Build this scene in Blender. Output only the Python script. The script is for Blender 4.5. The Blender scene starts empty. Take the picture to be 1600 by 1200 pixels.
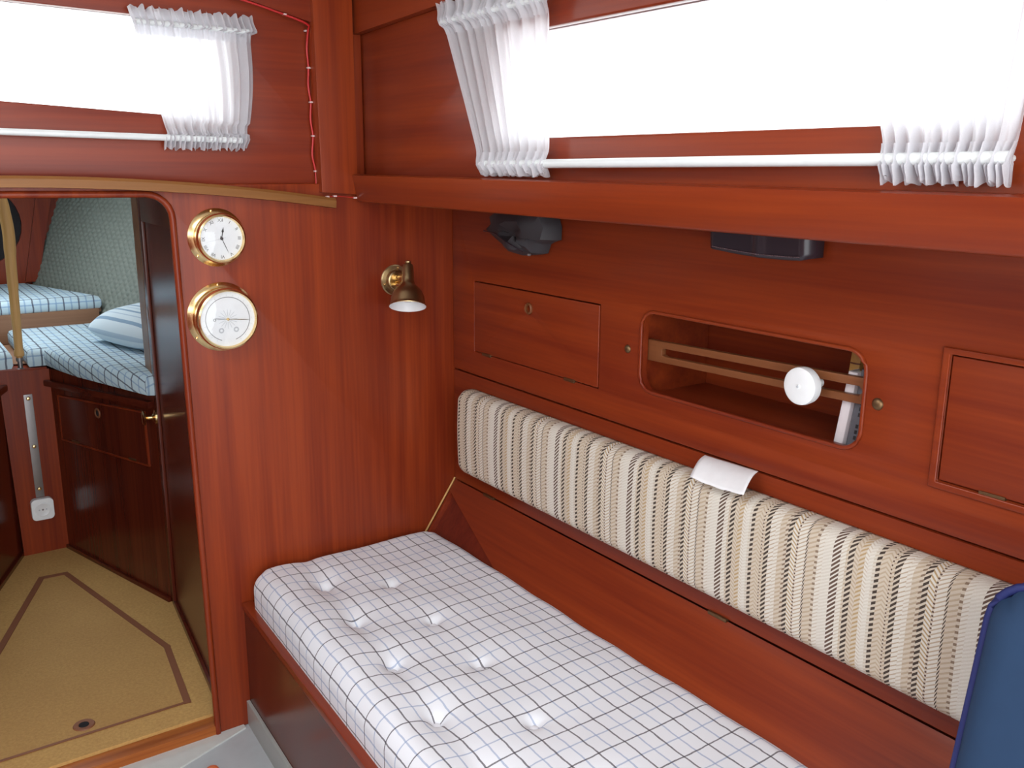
import bpy, bmesh, math, random
from mathutils import Vector, Matrix
random.seed(7)
R = math.radians
sc = bpy.context.scene
COL = sc.collection

# ------------------------------------------------------------------ camera
cd = bpy.data.cameras.new('camera'); cd.sensor_width = 36.0; cd.sensor_fit = 'HORIZONTAL'
cd.lens = 1429.739 / 1600 * 36; cd.clip_start = 0.01; cd.clip_end = 200
cam = bpy.data.objects.new('camera', cd); COL.objects.link(cam)
r = Vector((0.8177, -0.5756, 0.0066)).normalized(); f = Vector((0.5613, 0.7948, -0.2308)).normalized()
u = r.cross(f).normalized(); r = f.cross(u).normalized()
cam.matrix_world = Matrix(((r.x, u.x, -f.x, -1.0707), (r.y, u.y, -f.y, -1.75), (r.z, u.z, -f.z, 1.1699), (0, 0, 0, 1)))
sc.camera = cam
# ------------------------------------------------------------------ sky (bright overcast daylight)
w = bpy.data.worlds.new('overcast_sky'); sc.world = w; w.use_nodes = True
bg = w.node_tree.nodes['Background']; bg.inputs[0].default_value = (0.93, 0.97, 1.0, 1); bg.inputs[1].default_value = 4.0
# ------------------------------------------------------------------ daylight through hatches and companionway
def area(name, loc, target, sx, sy, energy, col=(1, 1, 1)):
    l = bpy.data.lights.new(name, 'AREA'); l.shape = 'RECTANGLE'; l.size = sx; l.size_y = sy
    l.energy = energy; l.color = col
    o = bpy.data.objects.new(name, l); COL.objects.link(o); o.location = loc
    o.rotation_euler = (Vector(target) - Vector(loc)).to_track_quat('-Z', 'Y').to_euler()
    return o
area('companionway_daylight', (-1.35, -2.75, 1.45), (-0.45, 0, 0.75), 0.9, 0.7, 10, (1.0, 0.99, 0.97))
area('roof_hatch_daylight', (-1.05, -1.0, 1.565), (-1.05, -1.0, 0), 0.55, 0.55, 5, (0.95, 0.98, 1.0))
area('fore_hatch_daylight', (-0.80, 1.35, 1.21), (-0.78, 1.35, 0), 0.30, 0.40, 2.2, (0.86, 0.94, 1.0))
sc.view_settings.view_transform = 'Standard'; sc.view_settings.look = 'None'
sc.view_settings.exposure = 0.0; sc.view_settings.gamma = 1.0; sc.view_settings.use_curve_mapping = False

# ------------------------------------------------------------------ materials
def new_mat(name):
    m = bpy.data.materials.new(name); m.use_nodes = True
    nt = m.node_tree; return m, nt, nt.nodes['Principled BSDF']
def plain(name, col, rough=0.5, metal=0.0, spec=0.5, coat=0.0):
    m, nt, b = new_mat(name)
    n = nt.nodes.new('ShaderNodeTexNoise'); n.inputs['Scale'].default_value = 60; n.inputs['Detail'].default_value = 3
    tc = nt.nodes.new('ShaderNodeTexCoord'); nt.links.new(tc.outputs['Object'], n.inputs['Vector'])
    mx = nt.nodes.new('ShaderNodeMix'); mx.data_type = 'RGBA'
    mx.inputs[6].default_value = (*[c * 0.93 for c in col], 1); mx.inputs[7].default_value = (*[min(1, c * 1.05) for c in col], 1)
    nt.links.new(n.outputs['Fac'], mx.inputs[0]); nt.links.new(mx.outputs[2], b.inputs['Base Color'])
    b.inputs['Roughness'].default_value = rough; b.inputs['Metallic'].default_value = metal
    b.inputs['Specular IOR Level'].default_value = spec; b.inputs['Coat Weight'].default_value = coat
    b.inputs['Coat Roughness'].default_value = 0.1
    return m
def wood(name, axis, dark, light, rough=0.30, fine=1.0, spec=0.30):
    m, nt, b = new_mat(name)
    tc = nt.nodes.new('ShaderNodeTexCoord')
    def noise(sc_along, sc_across, detail, dist=0.0):
        mp = nt.nodes.new('ShaderNodeMapping')
        s = [sc_across] * 3; s['XYZ'.index(axis)] = sc_along
        mp.inputs['Scale'].default_value = s
        nt.links.new(tc.outputs['Object'], mp.inputs['Vector'])
        n = nt.nodes.new('ShaderNodeTexNoise'); n.inputs['Scale'].default_value = 1.0
        n.inputs['Detail'].default_value = detail; n.inputs['Distortion'].default_value = dist
        nt.links.new(mp.outputs['Vector'], n.inputs['Vector']); return n
    n1 = noise(0.8, 24, 3, 0.5); n2 = noise(5, 180 * fine, 4); n3 = noise(0.5, 5, 1)
    def madd(a, k, bsock=None):
        q = nt.nodes.new('ShaderNodeMath'); q.operation = 'MULTIPLY_ADD'; nt.links.new(a, q.inputs[0]); q.inputs[1].default_value = k
        if bsock is None: q.inputs[2].default_value = 0
        else: nt.links.new(bsock, q.inputs[2])
        return q.outputs[0]
    s = madd(n1.outputs['Fac'], 0.55); s = madd(n2.outputs['Fac'], 0.25, s); s = madd(n3.outputs['Fac'], 0.2, s)
    cr = nt.nodes.new('ShaderNodeValToRGB'); cr.color_ramp.elements[0].position = 0.38; cr.color_ramp.elements[1].position = 0.62
    cr.color_ramp.elements[0].color = (*dark, 1); cr.color_ramp.elements[1].color = (*light, 1)
    nt.links.new(s, cr.inputs['Fac']); nt.links.new(cr.outputs['Color'], b.inputs['Base Color'])
    b.inputs['Roughness'].default_value = rough; b.inputs['Specular IOR Level'].default_value = spec
    bp = nt.nodes.new('ShaderNodeBump'); bp.inputs['Strength'].default_value = 0.04; bp.inputs['Distance'].default_value = 0.002
    nt.links.new(n2.outputs['Fac'], bp.inputs['Height']); nt.links.new(bp.outputs['Normal'], b.inputs['Normal'])
    return m
MD, ML = (0.150, 0.0175, 0.0060), (0.278, 0.0430, 0.0095)
WV = wood('mahogany_vertical_grain', 'Z', MD, ML)
WY = wood('mahogany_fore_aft_grain', 'Y', (0.165, 0.0205, 0.0068), (0.255, 0.0390, 0.0090))
WX = wood('mahogany_athwart_grain', 'X', (0.150, 0.0185, 0.0080), (0.245, 0.0365, 0.0110))
WC = wood('mahogany_dark_and_shaded', 'Z', (0.070, 0.0110, 0.0060), (0.125, 0.0215, 0.0090), 0.22)  # mahogany with the forward cabin's shade in its colour; also the dark bench front
WCX = wood('mahogany_shaded_rail', 'Y', (0.070, 0.0110, 0.0060), (0.125, 0.0215, 0.0090), 0.22)  # same mahogany, forward cabin shade put into the colour
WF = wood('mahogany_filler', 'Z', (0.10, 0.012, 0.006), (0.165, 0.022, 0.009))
WT = wood('tan_laminated_beam', 'X', (0.17, 0.065, 0.017), (0.27, 0.115, 0.032), 0.35)
WR = wood('teak_fiddle_rail', 'Y', (0.15, 0.048, 0.017), (0.22, 0.078, 0.029), 0.4)
WS = wood('orange_sill', 'X', (0.28, 0.07, 0.012), (0.50, 0.16, 0.035), 0.35)
WP = wood('pale_wood_shelf_board', 'X', (0.24, 0.12, 0.065), (0.32, 0.17, 0.10), 0.45)
WPOLE = wood('ash_pole', 'Z', (0.42, 0.22, 0.07), (0.60, 0.36, 0.13), 0.45)
BRASS = plain('polished_brass', (0.90, 0.67, 0.34), 0.22, 1.0)
BRONZE = plain('aged_brass', (0.46, 0.34, 0.18), 0.34, 1.0)
HINGE = plain('dull_hinge_brass', (0.20, 0.12, 0.06), 0.45, 0.9)
STEEL = plain('brushed_steel', (0.26, 0.24, 0.24), 0.42, 0.8)
WHITE = plain('white_enamel', (0.80, 0.81, 0.82), 0.35)
PLASTIC = plain('white_plastic', (0.82, 0.84, 0.85), 0.4)
DIAL = plain('white_dial', (0.80, 0.82, 0.84), 0.5)
INK = plain('black_ink', (0.02, 0.02, 0.022), 0.5)
GREYINK = plain('grey_ink', (0.50, 0.52, 0.55), 0.5)
RODM = plain('pale_curtain_rod', (0.72, 0.76, 0.76), 0.3)
RED = plain('red_wire_insulation', (0.50, 0.02, 0.02), 0.35)
STAPLE = plain('pale_staple', (0.70, 0.52, 0.50), 0.4)
BLACKFAB = plain('black_vinyl', (0.035, 0.033, 0.038), 0.55)
BLACKLEA = plain('dark_leather', (0.030, 0.022, 0.030), 0.28)
STITCH = plain('brown_stitch', (0.16, 0.10, 0.11), 0.6)
BLUE = plain('blue_canvas', (0.021, 0.050, 0.110), 0.8, spec=0.25)
NAVY = plain('navy_piping', (0.012, 0.020, 0.12), 0.6)
PAPER = plain('white_paper', (0.86, 0.87, 0.89), 0.7)
GELCOAT = plain('grey_gelcoat', (0.44, 0.47, 0.49), 0.3)
GELEDGE = plain('grey_gelcoat_upstand', (0.40, 0.42, 0.40), 0.35)
PALEGEL = plain('pale_gelcoat', (0.58, 0.60, 0.58), 0.4)
DARK = plain('dark_void', (0.010, 0.008, 0.010), 0.8)
HEADLINER = plain('white_headliner', (0.72, 0.70, 0.66), 0.8)
BOOKW = plain('white_book_cloth', (0.78, 0.72, 0.74), 0.5)
BOOKG = plain('grey_book_cloth', (0.13, 0.13, 0.15), 0.5)
BOOKY = plain('ochre_book_cloth', (0.50, 0.26, 0.07), 0.5)
BOOKR = plain('dark_red_band', (0.16, 0.05, 0.03), 0.5)
PAGES = plain('book_pages', (0.60, 0.55, 0.46), 0.8)
ORANGE = plain('orange_plastic', (0.70, 0.16, 0.06), 0.4)
BUTTON = plain('white_button_cloth', (0.80, 0.81, 0.86), 0.8)
QUILT = plain('grey_quilted_vinyl', (0.20, 0.225, 0.195), 0.55)
STRAPM = plain('brown_inlay', (0.24, 0.085, 0.035), 0.5)

def glass_mat():
    m = bpy.data.materials.new('clear_pane'); m.use_nodes = True; nt = m.node_tree; nt.nodes.clear()
    o = nt.nodes.new('ShaderNodeOutputMaterial'); mx = nt.nodes.new('ShaderNodeMixShader'); mx.inputs[0].default_value = 0.05
    t = nt.nodes.new('ShaderNodeBsdfTransparent'); t.inputs[0].default_value = (0.97, 0.98, 0.98, 1)
    g = nt.nodes.new('ShaderNodeBsdfGlossy'); g.inputs['Roughness'].default_value = 0.02
    nt.links.new(t.outputs[0], mx.inputs[1]); nt.links.new(g.outputs[0], mx.inputs[2]); nt.links.new(mx.outputs[0], o.inputs[0])
    return m
GLASS = glass_mat()
def curtain_mat():
    m = bpy.data.materials.new('white_cotton_curtain'); m.use_nodes = True; nt = m.node_tree; nt.nodes.clear()
    o = nt.nodes.new('ShaderNodeOutputMaterial'); mx = nt.nodes.new('ShaderNodeMixShader'); mx.inputs[0].default_value = 0.64
    d = nt.nodes.new('ShaderNodeBsdfDiffuse'); t = nt.nodes.new('ShaderNodeBsdfTranslucent')
    n = nt.nodes.new('ShaderNodeTexNoise'); n.inputs['Scale'].default_value = 900
    cr = nt.nodes.new('ShaderNodeValToRGB'); cr.color_ramp.elements[0].color = (0.80, 0.80, 0.83, 1); cr.color_ramp.elements[1].color = (0.90, 0.90, 0.92, 1)
    tc = nt.nodes.new('ShaderNodeTexCoord'); nt.links.new(tc.outputs['Object'], n.inputs['Vector'])
    nt.links.new(n.outputs['Fac'], cr.inputs['Fac']); nt.links.new(cr.outputs[0], d.inputs[0]); nt.links.new(cr.outputs[0], t.inputs[0])
    nt.links.new(d.outputs[0], mx.inputs[1]); nt.links.new(t.outputs[0], mx.inputs[2]); nt.links.new(mx.outputs[0], o.inputs[0])
    return m
CURTAIN = curtain_mat()

class NG:                                            # tiny helper for maths nodes
    def __init__(s, nt): s.nt = nt
    def val(s, x, sock):
        if isinstance(x, (int, float)): sock.default_value = x
        else: s.nt.links.new(x, sock)
    def m(s, op, a, b=0.0, c=0.0):
        n = s.nt.nodes.new('ShaderNodeMath'); n.operation = op
        s.val(a, n.inputs[0]); s.val(b, n.inputs[1]); s.val(c, n.inputs[2]); return n.outputs[0]
    def mix(s, fac, ca, cb):
        n = s.nt.nodes.new('ShaderNodeMix'); n.data_type = 'RGBA'; s.val(fac, n.inputs[0])
        for cc, i in ((ca, 6), (cb, 7)):
            if isinstance(cc, tuple): n.inputs[i].default_value = (*cc, 1)
            else: s.nt.links.new(cc, n.inputs[i])
        return n.outputs[2]
    def noise(s, vec, scale, detail=2):
        n = s.nt.nodes.new('ShaderNodeTexNoise'); n.inputs['Scale'].default_value = scale; n.inputs['Detail'].default_value = detail
        s.nt.links.new(vec, n.inputs['Vector']); return n.outputs['Fac']
def uv_split(nt):
    t = nt.nodes.new('ShaderNodeUVMap'); t.uv_map = 'UVMap'
    x = nt.nodes.new('ShaderNodeSeparateXYZ'); nt.links.new(t.outputs[0], x.inputs[0])
    return t.outputs[0], x.outputs[0], x.outputs[1]
def plaid(name, pu, pv, ou, ov, base=(0.80, 0.825, 0.875), black=(0.055, 0.045, 0.06), blue=(0.28, 0.37, 0.56), wdt=0.0026):
    m, nt, b = new_mat(name); g = NG(nt); uv, U, V = uv_split(nt)
    nz = g.m('MULTIPLY_ADD', g.noise(uv, 40, 2), 0.004, -0.002)
    def line(C, p, off):                             # 1 on the line
        q = g.m('FRACT', g.m('DIVIDE', g.m('ADD', g.m('ADD', C, -off), nz), p))
        d = g.m('MULTIPLY', g.m('ABSOLUTE', g.m('SUBTRACT', q, 0.5)), p)
        return g.m('LESS_THAN', d, wdt / 2)
    twill = g.m('MULTIPLY_ADD', g.noise(uv, 700, 1), 0.5, 0.55)
    c = base
    for (C, p, o) in ((U, pu, ou), (V, pv, ov)):
        c = g.mix(g.m('MULTIPLY', line(C, p, o), g.m('MULTIPLY', twill, 0.8)), c, blue)
    for (C, p, o) in ((U, pu, ou), (V, pv, ov)):
        c = g.mix(g.m('MULTIPLY', line(C, p, o + p / 2), twill), c, black)
    nt.links.new(c, b.inputs['Base Color']); b.inputs['Roughness'].default_value = 0.85; b.inputs['Specular IOR Level'].default_value = 0.2
    return m
def stripes(name, period, origin):
    m, nt, b = new_mat(name); g = NG(nt); uv, U, V = uv_split(nt)
    tan3 = (0.58, 0.51, 0.41)
    cream, tan, tan2, white, white2, blk, brn, brn2 = (0.62, 0.545, 0.44), (0.49, 0.395, 0.285), (0.45, 0.32, 0.17), (0.72, 0.69, 0.62), (0.66, 0.62, 0.54), (0.045, 0.032, 0.028), (0.11, 0.065, 0.05), (0.24, 0.17, 0.12)
    # (start in period, base colour, thread colour, dash pitch, dash slant, dash duty)
    bands = [(0.00, white, brn, .0068, 1.0, .58), (.060, white, tan3, .0055, .8, .35), (.10, cream, tan, .006, .8, .35), (.116, cream, blk, .0078, .95, .55),
             (.158, cream, tan, .0065, -.8, .42), (.195, cream, tan2, .0065, .8, .45), (.235, white, tan3, .0055, -.7, .35), (.262, white, white2, .005, .6, .5), (.295, white2, tan3, .005, .5, .4),
             (.316, cream, blk, .0078, .6, .55), (.346, cream, tan, .0065, .8, .40), (.385, cream, tan, .0065, -.8, .40), (.418, cream, brn, .0055, 0, .42), (.428, cream, tan, .006, .7, .4),
             (.446, cream, blk, .0075, 1.0, .55), (.486, white, tan, .0065, .7, .30), (.53, white, tan3, .0055, .7, .4), (.565, cream, tan, .007, .7, .45),
             (.612, cream, brn2, .0075, .7, .42), (.636, cream, blk, .0078, .9, .54), (.672, white, tan2, .0065, -.8, .42), (.715, cream, brn, .0055, 0, .45),
             (.728, white, tan, .006, .7, .35), (.790, cream, blk, .0062, 2.2, .50), (.806, cream, tan, .007, .6, .42), (.868, cream, brn2, .008, .2, .45),
             (.890, white, tan3, .0055, .7, .35), (.93, white, white2, .005, .6, .5)]
    p = g.m('FRACT', g.m('DIVIDE', g.m('SUBTRACT', origin, U), period))
    c = cream
    for (st, base, thr, pitch, slant, duty) in bands:
        ph = g.m('FRACT', g.m('DIVIDE', g.m('ADD', V, g.m('MULTIPLY', U, slant)), pitch))
        cc = g.mix(g.m('LESS_THAN', ph, duty), base, thr)
        c = g.mix(g.m('GREATER_THAN', p, st), c, cc)
    c = g.mix(g.m('MULTIPLY', g.noise(uv, 450, 2), 0.18), c, (0.30, 0.24, 0.17))
    nt.links.new(c, b.inputs['Base Color']); b.inputs['Roughness'].default_value = 0.9; b.inputs['Specular IOR Level'].default_value = 0.15
    bp = nt.nodes.new('ShaderNodeBump'); bp.inputs['Strength'].default_value = 0.25; bp.inputs['Distance'].default_value = 0.002
    nt.links.new(g.noise(uv, 500, 1), bp.inputs['Height']); nt.links.new(bp.outputs['Normal'], b.inputs['Normal'])
    return m
PLAID = plaid('checked_cotton', 0.045, 0.0722, -0.263 - 0.0225, -0.09)
PLAID2 = plaid('checked_cotton_fore', 0.046, 0.060, 0.0, 0.0, (0.52, 0.66, 0.73), (0.05, 0.05, 0.09), (0.20, 0.33, 0.52), 0.0046)
STRIPE = stripes('woven_stripe', 0.206, -0.236 + 0.006)
def pillow_mat():
    m, nt, b = new_mat('blue_striped_pillow'); g = NG(nt); uv, U, V = uv_split(nt)
    q = g.m('FRACT', g.m('DIVIDE', g.m('ADD', U, 0.026), 0.045))
    c = g.mix(g.m('LESS_THAN', q, 0.20), (0.68, 0.79, 0.86), (0.26, 0.39, 0.53))
    c = g.mix(g.m('LESS_THAN', g.m('ABSOLUTE', g.m('SUBTRACT', q, 0.6)), 0.05), c, (0.45, 0.58, 0.70))
    nt.links.new(c, b.inputs['Base Color']); b.inputs['Roughness'].default_value = 0.9
    return m
PILLOW = pillow_mat()
def carpet_mat(name, k):
    m, nt, b = new_mat(name); g = NG(nt)
    tc = nt.nodes.new('ShaderNodeTexCoord'); v = tc.outputs['Object']
    c = g.mix(g.noise(v, 160, 4), (0.40, 0.220, 0.060), (0.78, 0.50, 0.175))
    c = g.mix(g.m('MULTIPLY', g.noise(v, 9, 3), 0.5), c, (0.42, 0.22, 0.065))
    c = g.mix(1.0 - k, c, (0.25, 0.11, 0.03))
    nt.links.new(c, b.inputs['Base Color']); b.inputs['Roughness'].default_value = 0.7
    bp = nt.nodes.new('ShaderNodeBump'); bp.inputs['Strength'].default_value = 0.3; bp.inputs['Distance'].default_value = 0.002
    nt.links.new(g.noise(v, 300, 2), bp.inputs['Height']); nt.links.new(bp.outputs['Normal'], b.inputs['Normal'])
    return m
CORK = carpet_mat('tan_cork_floor', 1.0); CORK2 = carpet_mat('tan_cork_hatch', 0.80)

# ------------------------------------------------------------------ mesh helpers
def tag(o, label=None, cat=None, group=None, kind=None):
    if label: o['label'] = label
    if cat: o['category'] = cat
    if group: o['group'] = group
    if kind: o['kind'] = kind
    return o
def thing(name, label, cat, loc, group=None):
    o = bpy.data.objects.new(name, None); COL.objects.link(o); o.location = loc; o.empty_display_size = 0.03
    return tag(o, label, cat, group)
def wloc(o):
    v = Vector((0, 0, 0))
    while o is not None: v += o.location; o = o.parent
    return v
def link(name, me, mat, parent=None, origin=None):
    """mesh given in world coordinates; origin -> its own origin, else the parent's"""
    o = bpy.data.objects.new(name, me); COL.objects.link(o)
    if mat: me.materials.append(mat)
    base = wloc(parent) if parent else Vector((0, 0, 0))
    org = Vector(origin) if origin is not None else base
    me.transform(Matrix.Translation(-org))
    if parent: o.parent = parent
    o.location = org - base
    return o
def from_bm(bm, smooth=True, ang=32):
    bmesh.ops.recalc_face_normals(bm, faces=bm.faces)
    me = bpy.data.meshes.new('m'); bm.to_mesh(me); bm.free()
    if smooth:
        me.shade_smooth(); me.set_sharp_from_angle(angle=R(ang))
    return me
def box_bm(x0, x1, y0, y1, z0, z1, bev=0.0, bm=None, seg=2):
    own = bm is None
    b = bmesh.new()
    bmesh.ops.create_cube(b, size=1.0)
    for v in b.verts: v.co = Vector(((x0 + x1) / 2 + v.co.x * (x1 - x0), (y0 + y1) / 2 + v.co.y * (y1 - y0), (z0 + z1) / 2 + v.co.z * (z1 - z0)))
    if bev: bmesh.ops.bevel(b, geom=b.edges[:], offset=bev, segments=seg, profile=0.7, affect='EDGES')
    return b
def box(name, x0, x1, y0, y1, z0, z1, mat, parent=None, bev=0.0, origin=None):
    return link(name, from_bm(box_bm(x0, x1, y0, y1, z0, z1, bev)), mat, parent, origin)
def prism(name, poly, mapper, d0, d1, mat, parent=None, bev=0.0, origin=None):
    """poly in 2D; mapper(a,b,d) -> world"""
    bm = bmesh.new()
    A = [bm.verts.new(mapper(a, b, d0)) for a, b in poly]; B = [bm.verts.new(mapper(a, b, d1)) for a, b in poly]
    n = len(poly); bm.faces.new(A); bm.faces.new(B[::-1])
    for i in range(n): bm.faces.new((A[i], B[i], B[(i + 1) % n], A[(i + 1) % n]))
    if bev:
        bmesh.ops.recalc_face_normals(bm, faces=bm.faces)
        bmesh.ops.bevel(bm, geom=bm.edges[:], offset=bev, segments=2, profile=0.7, affect='EDGES')
    return link(name, from_bm(bm), mat, parent, origin)
def rrect(a0, b0, a1, b1, rad, n=7):
    pts = []
    for (cx, cy, s) in ((a1 - rad, b1 - rad, 0), (a0 + rad, b1 - rad, 90), (a0 + rad, b0 + rad, 180), (a1 - rad, b0 + rad, 270)):
        for k in range(n + 1):
            t = R(s + 90 * k / n); pts.append((cx + rad * math.cos(t), cy + rad * math.sin(t)))
    return pts
def plate(name, loops, mapper, thick, mat, parent=None, bev=0.0, origin=None):
    """flat board with holes; loops[0] is the outline; mapper(a,b,d), d runs 0..thick away from the viewer"""
    cu = bpy.data.curves.new('c', 'CURVE'); cu.dimensions = '2D'; cu.fill_mode = 'BOTH'
    cu.extrude = thick / 2 - bev; cu.bevel_depth = bev; cu.bevel_resolution = 2; cu.offset = -bev
    for L in loops:
        s = cu.splines.new('POLY'); s.points.add(len(L) - 1); s.use_cyclic_u = True
        for p, (a, b) in zip(s.points, L): p.co = (a, b, 0, 1)
    t = bpy.data.objects.new('t', cu); COL.objects.link(t)
    dg = bpy.context.evaluated_depsgraph_get(); me = bpy.data.meshes.new_from_object(t.evaluated_get(dg))
    bpy.data.objects.remove(t); bpy.data.curves.remove(cu)
    bm = bmesh.new(); bm.from_mesh(me); bpy.data.meshes.remove(me)
    bmesh.ops.remove_doubles(bm, verts=bm.verts, dist=1e-5)
    for v in bm.verts: v.co = Vector(mapper(v.co.x, v.co.y, v.co.z + thick / 2))
    me = from_bm(bm); me.materials.clear()
    return link(name, me, mat, parent, origin)
XZ = lambda y0: (lambda a, b, d: (a, y0 + d, b))          # board facing -Y
YZ = lambda x0: (lambda a, b, d: (x0 + d, a, b))          # board facing -X
XY = lambda z0: (lambda a, b, d: (a, b, z0 + d))
def frame(d):
    d = Vector(d).normalized(); a = Vector((0, 0, 1)) if abs(d.z) < 0.9 else Vector((1, 0, 0))
    x = a.cross(d).normalized(); return x, d.cross(x), d
def lathe(name, prof, org, d, mat, parent=None, seg=40, origin=None, ang=32):
    """prof: (radius, distance along d)"""
    X, Y, D = frame(d); org = Vector(org); bm = bmesh.new(); rings = []
    for (rad, h) in prof:
        if rad < 1e-6: rings.append([bm.verts.new(org + D * h)])
        else: rings.append([bm.verts.new(org + D * h + (X * math.cos(2 * math.pi * k / seg) + Y * math.sin(2 * math.pi * k / seg)) * rad) for k in range(seg)])
    for a, b in zip(rings, rings[1:]):
        for k in range(seg):
            k2 = (k + 1) % seg
            if len(a) == 1 and len(b) == 1: continue
            if len(a) == 1: bm.faces.new((a[0], b[k], b[k2]))
            elif len(b) == 1: bm.faces.new((a[k], b[0], a[k2]))
            else: bm.faces.new((a[k], b[k], b[k2], a[k2]))
    return link(name, from_bm(bm, ang=ang), mat, parent, origin)
def tube_bm(bm, pts, rad, seg=10):
    pts = [Vector(p) for p in pts]; rings = []
    for i, p in enumerate(pts):
        t = (pts[min(i + 1, len(pts) - 1)] - pts[max(i - 1, 0)]).normalized()
        X, Y, D = frame(t); rr = rad[i] if isinstance(rad, (list, tuple)) else rad
        rings.append([bm.verts.new(p + (X * math.cos(2 * math.pi * k / seg) + Y * math.sin(2 * math.pi * k / seg)) * rr) for k in range(seg)])
    for a, b in zip(rings, rings[1:]):
        for k in range(seg): bm.faces.new((a[k], b[k], b[(k + 1) % seg], a[(k + 1) % seg]))
    bm.faces.new(rings[0]); bm.faces.new(rings[-1][::-1])
def tube(name, pts, rad, mat, parent=None, seg=10, origin=None):
    bm = bmesh.new(); tube_bm(bm, pts, rad, seg); return link(name, from_bm(bm, ang=50), mat, parent, origin)
def smooth_path(pts, n=6):
    P = [Vector(p) for p in pts]; out = []
    for i in range(len(P) - 1):
        a, b, c, d = P[max(i - 1, 0)], P[i], P[i + 1], P[min(i + 2, len(P) - 1)]
        for k in range(n):
            t = k / n
            out.append(0.5 * ((2 * b) + (c - a) * t + (2 * a - 5 * b + 4 * c - d) * t * t + (3 * b - 3 * c + d - a) * t ** 3))
    out.append(P[-1]); return out
def grid_obj(name, fn, nu, nv, mat, parent=None, uv=None, origin=None, thick=0.0, smooth_ang=60):
    V = []; UVs = []
    for j in range(nv + 1):
        for i in range(nu + 1):
            V.append(fn(i / nu, j / nv)); UVs.append(uv(i / nu, j / nv) if uv else (i / nu, j / nv))
    F = [(j * (nu + 1) + i, j * (nu + 1) + i + 1, (j + 1) * (nu + 1) + i + 1, (j + 1) * (nu + 1) + i) for j in range(nv) for i in range(nu)]
    me = bpy.data.meshes.new('m'); me.from_pydata([tuple(v) for v in V], [], F)
    ul = me.uv_layers.new(name='UVMap')
    for l in me.loops: ul.data[l.index].uv = UVs[l.vertex_index]
    me.shade_smooth(); me.set_sharp_from_angle(angle=R(smooth_ang))
    o = link(name, me, mat, parent, origin)
    if thick:
        md = o.modifiers.new('thickness', 'SOLIDIFY'); md.thickness = thick; md.offset = 0
    return o
def struct(o): o['kind'] = 'structure'; return o
def copy_part(src, parent, dloc):
    c = src.copy(); COL.objects.link(c); c.parent = parent; c.location = src.location + Vector(dloc); return c

# ================================================================== THE SETTING
# --- grey cabin sole
fl = struct(box('floor', -2.0, -0.50, -2.6, 0.0, -0.03, 0.0, GELCOAT))
# pale rounded fillet where the sole meets the bulkhead
pts = [(-0.533, -0.013)] + [(-0.533 - 0.5 * t, -0.013 - 0.19 * t) for t in (0.15, 0.3, 0.5, 0.7, 1.0)] + [(-1.033, -0.0045), (-0.533, -0.0005)]
t = prism('trim_1', pts, XY(0), 0.0, 0.004, PALEGEL); struct(t)
# --- main bulkhead with the door opening cut out
dtop = 1.118; rad = 0.045
edge = [(-0.587, 0.0), (-0.5985, dtop - rad)] + [(-0.5985 - rad + rad * math.cos(R(a)), dtop - rad + rad * math.sin(R(a))) for a in (15, 30, 45, 60, 75, 90)] + \
       [(-1.20, dtop + 0.004)]
out = [(0.25, 0.0)] + [(0.25, 1.135), (-1.9, 1.135), (-1.9, 0.0), (-1.26, 0.0), (-1.26, dtop - 0.03), (-1.20, dtop + 0.004)] + edge[::-1][1:]
wf = struct(plate('wall_front', [out], XZ(0.0), 0.024, WV, bev=0.002))
# rounded edging around the door opening
tr = tube('trim_2', [(x - 0.001, -0.001, z) for x, z in edge], 0.0062, WV, seg=10); struct(tr)
# --- curved laminated deck beam
def beam_z(x): return 1.106 + (x + 0.288) * (-0.1067) + (x + 0.288) * (x + 0.616) * (-0.1227)
bm = bmesh.new(); prev = None
N = 24
for i in range(N + 1):
    x = -0.287 - 1.35 * i / N; zt = beam_z(max(x, -1.05)) + 0.001
    ring = [bm.verts.new(p) for p in ((x, -0.002, zt), (x, -0.026, zt), (x, -0.030, zt - 0.005), (x, -0.028, zt - 0.019), (x, -0.002, zt - 0.020))]
    if prev:
        for k in range(5): bm.faces.new((prev[k], ring[k], ring[(k + 1) % 5], prev[(k + 1) % 5]))
    else: bm.faces.new(ring)
    prev = ring
bm.faces.new(prev[::-1])
struct(link('trim_3', from_bm(bm), WT))
# --- upper front panel with window
hole = [(-0.485, 1.253), (-0.475, 1.265), (-0.475, 1.405), (-0.49, 1.422), (-1.45, 1.44), (-1.47, 1.42), (-1.47, 1.31), (-1.45, 1.298)]
struct(plate('wall_front_upper', [[(-0.2, 1.112), (-0.45, 1.112), (-0.50, 1.127), (-1.9, 1.127), (-1.9, 1.62), (-0.2, 1.62)], hole], XZ(0.02), 0.02, WX, bev=0.002))
def window(name, loop, mapper, pane_d, rim_mat):
    t_ = bpy.data.objects.new(name, None); COL.objects.link(t_); t_['kind'] = 'structure'
    cx = sum(p[0] for p in loop) / len(loop); cy = sum(p[1] for p in loop) / len(loop)
    t_.location = mapper(cx, min(p[1] for p in loop), 0.03)
    big = [(cx + (a - cx) * 1.02, cy + (b - cy) * 1.06) for a, b in loop]
    p_ = prism('pane', big, mapper, pane_d, pane_d + 0.004, GLASS, t_)
    inn = [(cx + (a - cx) * 1.0, cy + (b - cy) * 1.0) for a, b in loop]; o2 = [(cx + (a - cx) * 1.03, cy + (b - cy) * 1.10) for a, b in loop]
    plate('window_frame', [o2, inn], lambda a, b, d: mapper(a, b, pane_d + 0.005 + d), 0.012, rim_mat, t_)
    return t_
ALU = plain('aluminium_frame', (0.7, 0.7, 0.72), 0.4, 0.6)
window('window_1', hole, XZ(0.02), 0.021, ALU)
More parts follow.
